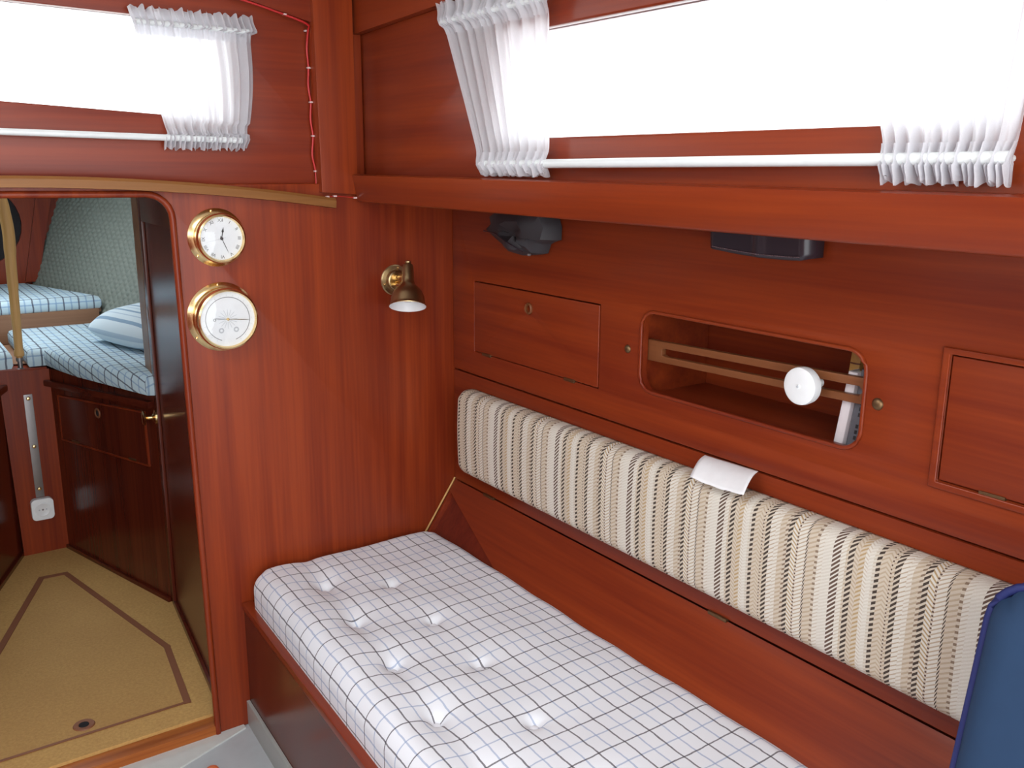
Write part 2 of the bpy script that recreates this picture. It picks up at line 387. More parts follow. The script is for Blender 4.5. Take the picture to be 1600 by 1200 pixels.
# --- header board with camber above the forward window
struct(prism('trim_4', [(-0.3135, 1.4365), (-0.3135, 1.62), (-1.3, 1.62), (-1.2, 1.585), (-0.9, 1.547), (-0.62, 1.502), (-0.44, 1.466)], XZ(-0.004), 0.0, 0.024, WX, bev=0.0015))
# --- corner post and batten
struct(prism('trim_5', [(-0.2315, 1.113), (-0.2315, 1.62), (-0.3160, 1.62), (-0.3095, 1.118)], XZ(-0.014), 0.0, 0.034, WV, bev=0.002))
struct(box('trim_6', -0.2312, -0.2085, 0.0, 0.02, 1.14, 1.62, WV, bev=0.0015))
# --- cabin side above the side deck, with the long window
hy0, hy1, hz0, hz1 = -1.315, -0.500, 1.2135, 1.371
hole2 = rrect(hy0, hz0, hy1, hz1, 0.02)
struct(plate('wall_right_upper', [[(0.02, 1.125), (-2.6, 1.125), (-2.6, 1.62), (0.02, 1.62)], hole2], YZ(-0.207), 0.02, WY, bev=0.003))
window('window_2', hole2, YZ(-0.207), 0.021, ALU)
# --- rising beam under the headliner
struct(prism('trim_7', [(-0.0005, 1.4225), (-0.0005, 1.60), (-2.6, 1.66), (-2.6, 1.52)], YZ(-0.2255), 0.0, 0.0175, WY, bev=0.002))
# --- side deck edge: fascia with shelf behind
fas = [(-0.244, 1.151), (-0.238, 1.1535), (-0.215, 1.1535), (-0.2105, 1.150), (-0.2105, 1.135), (0.24, 1.135), (0.24, 1.108), (-0.205, 1.108), (-0.2125, 1.099), (-0.230, 1.0985), (-0.234, 1.102)]
bm = bmesh.new()
def fy(x, z): return -0.0165 - 0.02 * max(0, (z - 1.10) / 0.05) * 0
A = [bm.verts.new((x, -0.0155 if x < -0.2 else -0.0005, z)) for x, z in fas]; B = [bm.verts.new((x, -2.6, z - 0.008)) for x, z in fas]
n = len(fas); bm.faces.new(A); bm.faces.new(B[::-1])
for i in range(n): bm.faces.new((A[i], B[i], B[(i + 1) % n], A[(i + 1) % n]))
struct(link('trim_8', from_bm(bm, ang=50), WY))
struct(box('wall_right', 0.20, 0.22, -2.6, -0.001, -0.06, 1.107, WY))
struct(box('floor_bilge', -2.03, 0.22, -2.6, 2.14, -0.09, -0.061, GELCOAT))
# --- headliner, port side and the space aft (they bound the light; not in view)
struct(plate('ceiling', [[(-2.0, -2.6), (-0.19, -2.6), (-0.19, 0.04), (-2.0, 0.04)], rrect(-1.36, -1.31, -0.74, -0.69, 0.05)], XY(1.60), 0.03, HEADLINER))
struct(plate('wall_left', [[(-2.6, -0.03), (0.0, -0.03), (0.0, 1.62), (-2.6, 1.62)], rrect(-2.3, 1.12, -0.25, 1.45, 0.03)], lambda a, b, d: (-2.0 - d, a, b), 0.03, WY))

# ================================================================== SIDE LOCKER (starboard, under the side deck)
lk = thing('side_locker', 'long mahogany locker front with two hatch doors and a round-cornered open book niche', 'locker', (0.05, -0.9, 0.45))
D1 = (-0.506, 0.7765, -0.091, 0.9285); D2 = (-1.60, 0.7905, -1.1665, 0.9495); NI = (-1.0515, 0.796, -0.617, 0.9345)
g_ = 0.002
loops = [[(-0.002, 0.7225), (-2.6, 0.7225), (-2.6, 1.107), (-0.002, 1.107)],
         rrect(D1[0] - g_, D1[1] - g_, D1[2] + g_, D1[3] + g_, 0.002, 2), rrect(D2[0] - g_, D2[1] - g_, D2[2] + g_, D2[3] + g_, 0.002, 2), rrect(*NI, 0.030, 8)]
plate('front_panel', loops, YZ(0.0), 0.018, WY, lk, bev=0.0022)
box('back_board', 0.0005, 0.018, -2.6, -0.002, 0.457, 0.7195, WY, lk, bev=0.002)
box('rear_panel', 0.178, 0.19, -2.6, -0.002, 0.457, 1.107, WY, lk)
for (y0, y1) in ((-0.606, -0.594), (-1.112, -1.10)): box('niche_side', 0.019, 0.177, y0, y1, 0.74, 0.96, WY, lk)
box('niche_floor', 0.019, 0.177, -1.10, -0.606, 0.770, 0.783, WY, lk)
box('niche_top', 0.019, 0.177, -1.10, -0.606, 0.945, 0.957, WY, lk)
def locker_door(D, hole_yz, hinges, label):
    y0, z0, y1, z1 = D
    d = plate('door', [[(y0, z0), (y1, z0), (y1, z1), (y0, z1)]] + ([[(hole_yz[0] + 0.0078 * math.cos(R(a)), hole_yz[1] + 0.0088 * math.sin(R(a))) for a in range(0, 360, 20)]] if hole_yz else []),
              YZ(-0.0008), 0.016, WY, lk, bev=0.0015, origin=(0, (y0 + y1) / 2, z0))
    d['label'] = label
    if hole_yz:
        lathe('finger_ring', [(0.0078, 0.002), (0.0078, -0.003), (0.0098, -0.004), (0.0118, -0.002), (0.0118, 0.0005)], (-0.0012, hole_yz[0], hole_yz[1]), (1, 0, 0), WR, d, 24)
        box('hole_backing', 0.0165, 0.0175, hole_yz[0] - 0.02, hole_yz[0] + 0.02, hole_yz[1] - 0.02, hole_yz[1] + 0.02, DARK, d)
    for hy in hinges: box('hinge', -0.0030, 0.004, hy - 0.016, hy + 0.016, z0 - 0.0045, z0 + 0.002, HINGE, d, bev=0.001)
    return d
locker_door(D1, (-0.292, 0.8955), (-0.14, -0.425), 'mahogany hatch door with a round finger hole')
locker_door(D2, None, (-1.235, -1.52), 'mahogany hatch door cut off by the right edge')
# raised bead around the second door
bd = [(D2[2] + 0.010, D2[3] + 0.010), (D2[0], D2[3] + 0.010), (D2[0], D2[1] - 0.010), (D2[2] + 0.010, D2[1] - 0.010)]
inn = [(a, b) for a, b in rrect(D2[0] - g_ , D2[1] - g_, D2[2] + g_, D2[3] + g_, 0.001, 1)]
plate('door_bead', [[(D2[0] - 0.01, D2[1] - 0.011), (D2[2] + 0.0115, D2[1] - 0.011), (D2[2] + 0.0115, D2[3] + 0.010), (D2[0] - 0.01, D2[3] + 0.010)], inn], YZ(-0.0045), 0.0048, WY, lk, bev=0.0018)
# moulded lip of the niche
lip = rrect(*NI, 0.030, 8); lp = [( -0.0005, a, b) for a, b in lip]; lp = lp + lp[:1]
tube('niche_lip', lp, 0.0032, WY, lk, 8)
# slotted fiddle rail across the niche
rail = [(-0.612, 0.8455), (-0.612, 0.8820), (-1.062, 0.8945), (-1.062, 0.8575)]
def slope(y): return 0.8635 + (-0.612 - y) * 0.0265
slot = [(-0.652, slope(-0.652)), (-0.648, slope(-0.648) + 0.0045), (-0.656, slope(-0.656) + 0.0068), (-1.030, slope(-1.030) + 0.0068), (-1.036, slope(-1.036)), (-1.030, slope(-1.030) - 0.0068), (-0.656, slope(-0.656) - 0.0068), (-0.648, slope(-0.648) - 0.0045)]
slot = slot[1:]
fr = plate('fiddle_rail', [rail, slot], YZ(0.0185), 0.011, WR, lk, bev=0.001); fr['label'] = 'slotted teak fiddle rail'
kb = lathe('slide_knob', [(0.0, -0.030), (0.003, -0.0300), (0.004, -0.0285), (0.021, -0.0285), (0.0265, -0.026), (0.0275, -0.021), (0.0265, -0.012), (0.020, -0.009), (0.008, -0.008), (0.007, 0.0205), (0, 0.0205)], (0.012, -0.957, 0.871), (1, 0, 0), PLASTIC, lk, 40); kb['label'] = 'round white plastic knob'
lathe('knob_screw', [(0.0, -0.0312), (0.0018, -0.0308), (0.0022, -0.0295), (0, -0.0290)], (0.012, -0.957, 0.871), (1, 0, 0), GREYINK, kb, 12)
for (y, z, rr) in ((-0.584, 0.862, 0.0075), (-1.072, 0.868, 0.0085)):
    s = lathe('screw', [(0, -0.0042), (rr * 0.5, -0.0038), (rr * 0.85, -0.0022), (rr, 0.0), (rr, 0.001), (0, 0.001)], (0, y, z), (1, 0, 0), HINGE, lk, 24); s['label'] = 'domed brass screw'

# ================================================================== SETTEE BERTH
L0 = Vector((0.0, 0, 0.4565)); LD = Vector((-0.070, 0, -0.101)).normalized(); LN = Vector((-LD.z, 0, LD.x))
def lid(s, y, d=0.0):                                # point on the sloping lid plane, s metres down the slope, d below it
    return L0 + LD * s + Vector((0, y, 0)) + LN * d
be = thing('settee_berth', 'built-in mahogany settee berth base with sloping hinged lid along the locker', 'settee', (-0.3, -0.8, 0.0))
lidp = [(0.002, -0.006), (0.002, -2.6), (0.22, -2.6), (0.22, -0.52), (0.044, -0.043), (0.030, -0.006)]
lo = prism('lid', lidp, lambda a, b, d: lid(a, b, d), 0.0, 0.014, WY, be, bev=0.0012); lo['label'] = 'sloping hinged locker lid'
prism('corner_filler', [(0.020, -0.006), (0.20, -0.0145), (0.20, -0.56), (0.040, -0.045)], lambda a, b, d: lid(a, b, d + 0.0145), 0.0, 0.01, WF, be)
prism('end_cleat', [(0.0, -0.0), (0.16, 0.0), (0.16, 0.035), (0.0, 0.012)], lambda a, b, d: lid(a - 0.004, -0.0005 - d, 0.0) + Vector((0.004 + b * 0.8, 0, b * -0.2)), 0.0, 0.012, WX, be, bev=0.001)
for hy in (-0.150, -0.825, -1.62): box('hinge', -0.004, 0.003, hy - 0.020, hy + 0.020, 0.4525, 0.4585, HINGE, lo, bev=0.001)
tube('edge_highlight', [lid(-0.002, -0.0035, -0.001), lid(0.15, -0.0035, -0.001)], 0.0022, WPOLE, be, 8)  # pale strip standing in for the highlight along the cleat edge
SL = 0.046
def frontx(y): return -0.520 + SL * y
def bench_strip(name, xo0, xo1, z0, z1, mat, bev=0.0):
    poly = [(frontx(-0.0005) + xo0, -0.0005), (frontx(-2.6) + xo0, -2.6), (frontx(-2.6) + xo1, -2.6), (frontx(-0.0005) + xo1, -0.0005)]
    return prism(name, poly, XY(0), z0, z1, mat, be, bev)
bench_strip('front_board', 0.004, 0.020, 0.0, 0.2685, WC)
bench_strip('front_lip', 0.0, 0.024, 0.2686, 0.284, WY, 0.004)
bench_strip('berth_board', 0.0245, 0.40, 0.255, 0.268, WY)
bench_strip('kick_strip', -0.0035, 0.0035, 0.0, 0.057, GELEDGE, 0.001)['label'] = 'grey moulded upstand'

# --- check mattress with tufting
def prof(s, W, h, rr):
    """rounded-slab profile: arc length s from the bottom edge -> (distance across, depth below the top)"""
    q = math.pi * rr / 2
    tot = 2 * (h - rr) + 2 * q + (W - 2 * rr)
    s = s * tot; mirror = s > tot / 2
    if mirror: s = tot - s
    if s < h - rr: a, dz = 0.0, h - s
    elif s < h - rr + q:
        t = (s - (h - rr)) / rr; a, dz = rr * (1 - math.cos(t)), rr * (1 - math.sin(t))
    else: a, dz = rr + s - (h - rr + q), 0.0
    return (W - a if mirror else a), dz
def plen(W, h, rr): return 2 * (h - rr) + math.pi * rr + W - 2 * rr
def slab(name, x0, x1, y0, y1, zb, zt, rr, corner, nu, nv, mat, parent=None, disp=None, warp=None, uvf=None, origin=None, bulge=0.0):
    W, Lh, h = x1 - x0, y1 - y0, zt - zb
    TU, TV = plen(W, h, rr), plen(Lh, h, rr)
    def fn(a, b):
        px, dx = prof(a, W, h, rr); py, dy = prof(b, Lh, h, rr)
        X, Y = px - W / 2, py - Lh / 2
        ex, ey = abs(X) - (W / 2 - corner), abs(Y) - (Lh / 2 - corner)
        if ex > 0 and ey > 0:
            k = max(ex, ey) / math.hypot(ex, ey)
            X = math.copysign(W / 2 - corner + ex * k, X); Y = math.copysign(Lh / 2 - corner + ey * k, Y)
        drop = h - h * (1 - dx / h) * (1 - dy / h)
        z = zt - drop
        if bulge:
            t = drop / h; q = bulge * math.sin(math.pi * min(1, t))
            X += math.copysign(q, X) if dx > 0.001 else 0; Y += math.copysign(q, Y) if dy > 0.001 else 0
        p = Vector((x0 + W / 2 + X, y0 + Lh / 2 + Y, z))
        if disp and drop < h * 0.5: p.z += disp(p.x, p.y) * (1 - drop / h)
        return warp(p) if warp else p
    def uv(a, b): return (x0 + a * TU - (TU - W) / 2, y0 + b * TV - (TV - Lh) / 2)
    o = grid_obj(name, fn, nu, nv, mat, parent, uvf or uv, origin)
    bm = bmesh.new(); bm.from_mesh(o.data)
    bmesh.ops.remove_doubles(bm, verts=bm.verts, dist=1e-5)
    ed = [e for e in bm.edges if e.is_boundary]
    if ed: bmesh.ops.holes_fill(bm, edges=ed, sides=0)
    bmesh.ops.recalc_face_normals(bm, faces=bm.faces); bm.to_mesh(o.data); bm.free()
    return o
TUFT = [(-0.393, -0.150), (-0.282, -0.224), (-0.403, -0.322), (-0.285, -0.402), (-0.410, -0.495), (-0.292, -0.576), (-0.421, -0.668), (-0.312, -0.765),
        (-0.430, -0.842), (-0.322, -0.94), (-0.44, -1.015), (-0.33, -1.11)]
def tuftdisp(x, y):
    d = 0.0
    for (bx, by) in TUFT:
        q = (x - bx) ** 2 + (y - by) ** 2
        if q < 0.04: d -= 0.0125 * math.exp(-q / (2 * 0.0085 ** 2)) + 0.0065 * math.exp(-q / (2 * 0.030 ** 2))
    cx = -0.392 + 0.055 * (y + 0.15)
    d -= 0.0055 * math.exp(-((x - cx) ** 2) / (2 * 0.014 ** 2)) * (0.7 + 0.3 * math.cos((y + 0.15) * 2 * math.pi / 0.174))
    d += 0.007 * math.exp(-((x - cx + 0.060) ** 2) / (2 * 0.035 ** 2))
    d += 0.0012 * math.sin(x * 31 + y * 9) + 0.001 * math.sin(y * 37 - x * 13)
    return d
mt = thing('berth_mattress', 'tufted white mattress with a blue and black check on the settee berth', 'mattress', (-0.3, -0.9, 0.268))
slab('cover', -0.505, -0.060, -1.95, -0.004, 0.2685, 0.355, 0.034, 0.045, 150, 420, PLAID, mt, tuftdisp,
     lambda p: Vector((min(p.x + SL * (p.y) * max(0, min(1, (-0.10 - p.x) / 0.43)), -0.693 * (0.4565 - p.z) - 0.0015), p.y, p.z)))
first = None
for (bx, by) in TUFT:
    x = bx + SL * by * max(0, min(1, (-0.10 - bx) / 0.43)); z = 0.355 + tuftdisp(bx, by)
    if first is None:
        first = lathe('tuft_button', [(0, 0.0055), (0.004, 0.005), (0.0068, 0.003), (0.0075, 0.0), (0.006, -0.002), (0, -0.003)], (x, by, z), (0, 0, 1), BUTTON, mt, 16, origin=(x, by, z)); fx = Vector((x, by, z))
    else: copy_part(first, mt, Vector((x, by, z)) - fx)

# --- striped back cushion
def cushion_uv(y0, y1, H): return None
bc = thing('back_cushion', 'long back cushion in cream cloth with dark brown woven stripes above the berth', 'cushion', (-0.02, -0.95, 0.4985))
def stripe_slab():
    # built lying down (x = up the face, z = out of the wall) then stood against the wall
    H = 0.192; zb, zt = 0.0, 0.038
    def warp(p): return Vector((-0.0015 - p.z - 0.004 * math.sin(max(0, min(1, p.x / H)) * math.pi), p.y, 0.4985 + p.x))
    TU, TV = plen(H, zt - zb, 0.022), plen(1.87, zt - zb, 0.022)
    return slab('cover', 0.0, H, -1.94, -0.070, zb, zt, 0.022, 0.022, 40, 260, STRIPE, bc, None, warp, lambda a, b: (-1.94 + b * TV - (TV - 1.87) / 2, a * TU))
stripe_slab()

# --- blue cushion standing at the right
bl = thing('blue_cushion', 'dark blue canvas cushion with navy piping leaning at the right end of the berth', 'cushion', (-0.12, -1.55, 0.357))
def lean(p):   # p.x up the cushion (0..0.40), p.z out of the wall
    return Vector((-0.098 - 0.072 * (1 - p.x / 0.40) - p.z, p.y, 0.3585 + p.x + 0.006 * math.sin((-1.30 - p.y) * 4)))
H = 0.402
slab('cover', 0.0, H, -1.86, -1.322, 0.0, 0.070, 0.030, 0.045, 40, 50, BLUE, bl, lambda x, y: 0.010 * math.sin(min(1, max(0, x / H)) * math.pi) * math.sin(min(1, max(0, (y + 1.86) / 0.545)) * math.pi), lean)
pp = [lean(Vector((x, y, 0.050))) for x, y in rrect(0.001, -1.859, H - 0.001, -1.323, 0.045, 6)]
tube('piping', pp + pp[:1], 0.0050, NAVY, bl, 8)

# --- sheet of white paper lying over the cushion edge
def paper(a, b):
    y = -0.782 - 0.108 * a - 0.018 * b; xs = -0.006 - 0.052 * b
    z = 0.7215 + 0.003 * a - 0.0215 * b + 0.007 * math.sin(b * math.pi) - 0.003 * math.sin(a * math.pi) * b + 0.0005 * math.sin(a * 19)*b
    return Vector((xs, y, z))
pg = grid_obj('paper_sheet', paper, 16, 12, PAPER, None, origin=(-0.03, -0.84, 0.69), thick=0.0006)
tag(pg, 'small white sheet of paper lying over the top of the striped cushion', 'paper')

# ================================================================== THINGS ON THE BULKHEAD
def disc_text(parent, txt, size, pos, rot, mat, name):
    cu = bpy.data.curves.new('t', 'FONT'); cu.body = txt; cu.size = size; cu.align_x = 'CENTER'; cu.align_y = 'CENTER'; cu.extrude = 0.0001
    t = bpy.data.objects.new('t', cu); COL.objects.link(t)
    dg = bpy.context.evaluated_depsgraph_get(); me = bpy.data.meshes.new_from_object(t.evaluated_get(dg))
    bpy.data.objects.remove(t); bpy.data.curves.remove(cu); me.materials.clear()
    me.transform(Matrix.Translation(pos) @ Matrix.Rotation(R(90), 4, 'X') @ Matrix.Rotation(rot, 4, 'Z'))
    return link(name, me, mat, parent)
def hand(parent, c, y, ang, length, tail, wd, mat, name='hand', spade=False):
    """ang clockwise from 12; built on the plane y"""
    d = Vector((math.sin(ang), 0, math.cos(ang))); s = Vector((math.cos(ang), 0, -math.sin(ang)))
    c = Vector((c[0], y, c[2]))
    P = [c - d * tail - s * wd, c + d * length * 0.55 - s * wd, c + d * length, c + d * length * 0.55 + s * wd, c - d * tail + s * wd]
    if spade: P = [c - s * wd, c + d * length * .5 - s * wd, c + d * length * .62 - s * wd * 3.2, c + d * length * .75 - s * wd * 1.8, c + d * length, c + d * length * .75 + s * wd * 1.8, c + d * length * .62 + s * wd * 3.2, c + d * length * .5 + s * wd, c + s * wd]
    bm = bmesh.new(); A = [bm.verts.new(p) for p in P]; B = [bm.verts.new(p + Vector((0, -0.0004, 0))) for p in P]
    bm.faces.new(A); bm.faces.new(B[::-1]); n = len(P)
    for i in range(n): bm.faces.new((A[i], B[i], B[(i + 1) % n], A[(i + 1) % n]))
    return link(name, from_bm(bm, False), mat, parent)
def instrument(name, label, cat, c, RF, RC, RD, dep):
    t = thing(name, label, cat, c); o = (c[0], 0.0, c[2]); d = (0, -1, 0)
    lathe('flange', [(0, 0.0002), (RF, 0.0002), (RF, 0.003), (RF - 0.003, 0.0055), (RC + 0.003, 0.0075), (RC, 0.009)], o, d, BRASS, t, 64)
    lathe('case', [(RC, 0.0088), (RC + 0.0005, dep * 0.55), (RC - 0.001, dep * 0.58), (RC - 0.0005, dep * 0.62), (RC + 0.001, dep * 0.8), (RC - 0.001, dep), (RD + 0.001, dep + 0.002), (RD - 0.0006, dep - 0.001), (RD - 0.001, dep - 0.006)], o, d, BRASS, t, 64)
    lathe('dial', [(RD + 0.0005, dep - 0.0058), (RD * 0.5, dep - 0.0056), (0, dep - 0.0055)], o, d, DIAL, t, 64)
    lathe('glass', [(RD - 0.0007, dep - 0.0009), (RD * 0.7, dep + 0.0004), (RD * 0.35, dep + 0.0014), (0, dep + 0.0018)], o, d, GLASS, t, 48)
    for k in range(3):
        a = R(100 + 120 * k) if name == 'ship_clock' else R(95 + 120 * k)
        rr = (RF + RC) / 2 + 0.001
        lathe('screw', [(0, 0.0082), (0.0018, 0.0078), (0.0026, 0.0065), (0.0026, 0.0045)], (c[0] + rr * math.cos(a), 0, c[2] + rr * math.sin(a)), d, BRASS, t, 12)
    return t
cc = (-0.5215, 0, 1.0365)
ck = instrument('ship_clock', 'round brass ship clock with roman numerals on a white dial', 'clock', cc, 0.0545, 0.0455, 0.0405, 0.036)
yd = -0.0306
ROM = ['XII', 'I', 'II', 'III', 'IIII', 'V', 'VI', 'VII', 'VIII', 'IX', 'X', 'XI']
for i, s in enumerate(ROM):
    a = R(30 * i); rr = 0.0335
    disc_text(ck, s, 0.0085, Vector((cc[0] + rr * math.sin(a), yd, cc[2] + rr * math.cos(a))), -a, INK, 'numeral')
bm = bmesh.new()
for i in range(60):
    a = R(6 * i); d = Vector((math.sin(a), 0, math.cos(a))); s = Vector((math.cos(a), 0, -math.sin(a))) * 0.00022
    c0 = Vector((cc[0], yd, cc[2])); q = [c0 + d * 0.0382 - s, c0 + d * 0.0396 - s, c0 + d * 0.0396 + s, c0 + d * 0.0382 + s]
    bm.faces.new([bm.verts.new(p) for p in q])
link('minute_track', from_bm(bm, False), GREYINK, ck)['kind'] = 'stuff'
disc_text(ck, 'QUARTZ', 0.0032, Vector((cc[0], yd, cc[2] + 0.0155)), 0, GREYINK, 'dial_text') if False else None
hand(ck, cc, yd - 0.0006, R(12), 0.0215, 0.003, 0.0007, INK, 'hour_hand', True)
hand(ck, cc, yd - 0.0012, R(157), 0.031, 0.005, 0.00055, INK, 'minute_hand')
hand(ck, cc, yd - 0.0018, R(258), 0.033, 0.008, 0.0002, GREYINK, 'second_hand')
lathe('hub', [(0, 0.0034), (0.002, 0.0032), (0.0028, 0.0022), (0.0028, 0.0)], (cc[0], yd, cc[2]), (0, -1, 0), INK, ck, 20)

cb = (-0.5215, 0, 0.8855)
ba = instrument('barometer', 'round brass barometer with a white dial below the clock', 'barometer', cb, 0.0665, 0.0580, 0.0530, 0.042)
yb = -0.0366
def ring_marks(parent, c, y, r0, r1, a0, a1, n, wd, mat, name):
    bm = bmesh.new()
    for i in range(n + 1):
        a = R(a0 + (a1 - a0) * i / n); d = Vector((math.sin(a), 0, math.cos(a))); s = Vector((math.cos(a), 0, -math.sin(a))) * wd
        c0 = Vector((c[0], y, c[2])); bm.faces.new([bm.verts.new(p) for p in (c0 + d * r0 - s, c0 + d * r1 - s, c0 + d * r1 + s, c0 + d * r0 + s)])
    o = link(name, from_bm(bm, False), mat, parent); o['kind'] = 'stuff'; return o
ring_marks(ba, cb, yb, 0.0412, 0.0425, -160, 160, 96, 0.00085, INK, 'scale_ring')
ring_marks(ba, cb, yb, 0.0440, 0.0470, -150, 150, 20, 0.0003, GREYINK, 'scale_marks')
ring_marks(ba, cb, yb, 0.0052, 0.0185, 0, 337.5, 15, 0.00035, GREYINK, 'compass_rose')
for a, sx in ((-1, -0.0135), (1, 0.0150)):
    lathe('emblem', [(0.0025, 0.0002), (0.0052, 0.0002)], (cb[0] + sx, yb, cb[2] - 0.021), (0, -1, 0), GREYINK, ba, 20)
ring_marks(ba, cb, yb, 0.0500, 0.0515, -150, 150, 30, 0.0002, GREYINK, 'outer_marks')
hand(ba, cb, yb - 0.0008, R(96.5), 0.0440, 0.0235, 0.00045, INK, 'pressure_hand')
lathe('hand_crescent', [(0.0018, 0.0), (0.0026, 0.0)], (cb[0] - 0.0255, yb - 0.0010, cb[2] + 0.0002), (0, -1, 0), INK, ba, 16)
hand(ba, cb, yb - 0.0014, R(95), 0.0440, 0.006, 0.0004, BRASS, 'set_hand')
lathe('hub', [(0, 0.0042), (0.0018, 0.004), (0.0026, 0.003), (0.0026, 0.0)], (cb[0], yb, cb[2]), (0, -1, 0), BRASS, ba, 20)

# --- reading lamp
lp0 = (-0.1455, 0, 0.932)
la = thing('reading_lamp', 'small aged brass bell-shaped reading lamp on the bulkhead', 'lamp', lp0)
lathe('wall_flange', [(0, 0.0002), (0.033, 0.0002), (0.033, 0.0025), (0.031, 0.0045), (0.024, 0.0055), (0.0225, 0.008), (0.021, 0.013), (0.0185, 0.0145), (0.0175, 0.013), (0.016, 0.0125), (0, 0.0125)], lp0, (0, -1, 0), BRONZE, la, 48)
for k in range(3):
    a = R(75 + 120 * k); lathe('screw', [(0, 0.0078), (0.0018, 0.0072), (0.0024, 0.006), (0.0024, 0.004)], (lp0[0] + 0.0275 * math.cos(a), 0, lp0[2] + 0.0275 * math.sin(a)), (0, -1, 0), BRASS, la, 12)
tube('arm', [(lp0[0], -0.012, lp0[2] + 0.004), (lp0[0] + 0.002, -0.046, lp0[2] + 0.010)], [0.0095, 0.0080], BRASS, la, 20)
tube('swivel_pin', [(lp0[0] - 0.005, -0.012, lp0[2] - 0.008), (lp0[0] - 0.003, -0.026, lp0[2] - 0.007), (lp0[0] - 0.002, -0.030, lp0[2] - 0.007), (lp0[0] - 0.0, -0.044, lp0[2] - 0.006)], [0.004, 0.0045, 0.003, 0.003], BRASS, la, 12)
sb = Vector((-0.1600, -0.0830, 0.8860)); ax = Vector((0.225, 0.36, 0.906)).normalized()
sh = lathe('shade', [(0.0385, 0.0), (0.0390, 0.0015), (0.0372, 0.0035), (0.0360, 0.008), (0.0345, 0.020), (0.0305, 0.031), (0.0240, 0.0400), (0.0165, 0.046), (0.0138, 0.051), (0.0130, 0.058), (0.0114, 0.087), (0.0100, 0.0910), (0, 0.092)], sb, ax, BRONZE, la, 48, ang=40)
lathe('shade_lining', [(0.0384, 0.0), (0.0355, 0.006), (0.0335, 0.020), (0.0295, 0.030), (0.0225, 0.039), (0, 0.0395)], sb, ax, WHITE, sh, 48)
lathe('bulb', [(0, 0.010), (0.008, 0.0115), (0.013, 0.018), (0.0135, 0.024), (0.010, 0.033), (0.008, 0.039)], sb, ax, WHITE, sh, 24)
lathe('switch_knob', [(0.0045, 0.0915), (0.0042, 0.0935), (0.0062, 0.0945), (0.0068, 0.0965), (0.006, 0.0985), (0, 0.0995)], sb, ax, BRONZE, la, 20)

# ================================================================== UNDER THE SIDE DECK
bagp = [(-0.193, 1.050), (-0.205, 1.064), (-0.215, 1.078), (-0.26, 1.0975), (-0.36, 1.0975), (-0.386, 1.082), (-0.396, 1.061), (-0.395, 1.038), (-0.376, 1.033), (-0.364, 1.028), (-0.355, 1.010), (-0.335, 1.006), (-0.313, 1.004), (-0.285, 1.008), (-0.255, 1.015), (-0.222, 1.031)]
cy = sum(p[0] for p in bagp) / len(bagp); cz = sum(p[1] for p in bagp) / len(bagp)
bm = bmesh.new(); rings = []; rng = random.Random(3)
for k, (fac, dx) in enumerate(((1.0, -0.003), (1.0, -0.022), (0.92, -0.040), (0.72, -0.052), (0.42, -0.058), (0.15, -0.050))):
    rings.append([bm.verts.new((dx + (rng.uniform(-0.007, 0.007) if k > 1 else 0), cy + (y - cy) * fac + (rng.uniform(-0.006, 0.006) if k > 1 else 0), cz + (z - cz) * fac + (rng.uniform(-0.004, 0.004) if k > 1 else 0))) for y, z in bagp])
for a, b in zip(rings, rings[1:]):
    for k in range(len(bagp)): bm.faces.new((a[k], b[k], b[(k + 1) % len(bagp)], a[(k + 1) % len(bagp)]))
bm.faces.new(rings[0]); bm.faces.new(rings[-1][::-1])
bg_ = thing('black_pouch', 'crumpled black vinyl pouch tucked up under the side deck near the corner', 'pouch', (-0.03, -0.3, 1.004))
link('pouch_body', from_bm(bm, True, 38), BLACKFAB, bg_)
tube('flap_seam', smooth_path([(-0.048, -0.20, 1.045), (-0.062, -0.26, 1.044), (-0.066, -0.30, 1.032), (-0.052, -0.34, 1.014)], 5), 0.0014, BLACKLEA, bg_, 6)
lathe('snap', [(0, 0.004), (0.002, 0.0035), (0.003, 0.001), (0.003, -0.003)], (-0.040, -0.343, 1.0085), (-1, 0, 0), STEEL, bg_, 12)
lc = thing('leather_case', 'flat dark leather case with a stitched lower edge under the side deck', 'case', (-0.02, -0.88, 1.05))
def case_pt(a, b):
    y = -0.790 - 0.181 * a; zb = 1.0545 - 0.006 * math.sin(a * math.pi * 0.8) - 0.001 * a
    e = min(a, 1 - a); rnd = max(0, 1 - e / 0.06)
    return Vector((-0.006 - (0.034 + 0.003 * math.exp(-((a - 0.54) / 0.04) ** 2)) * (1 - rnd ** 2.2) ** 0.5 * (0.88 + 0.12 * b), y, zb + 0.003 * rnd * (1 - b) + (1.0985 - zb) * b))
V = []; 
grid_obj('case_body', lambda a, b: case_pt(a, b), 48, 6, BLACKLEA, lc, thick=0.004)
box('case_back', -0.006, -0.002, -0.966, -0.796, 1.0560, 1.0985, BLACKLEA, lc)
bm = bmesh.new()
for i in range(40):
    a = 0.07 + 0.86 * i / 39; p = case_pt(a, 0.09)
    b = box_bm(p.x - 0.0034, p.x - 0.0010, p.y - 0.0013, p.y + 0.0013, p.z - 0.0005, p.z + 0.0005); me = bpy.data.meshes.new('x'); b.to_mesh(me); b.free(); bm.from_mesh(me)
link('stitching', from_bm(bm, False), STITCH, lc)['kind'] = 'stuff'

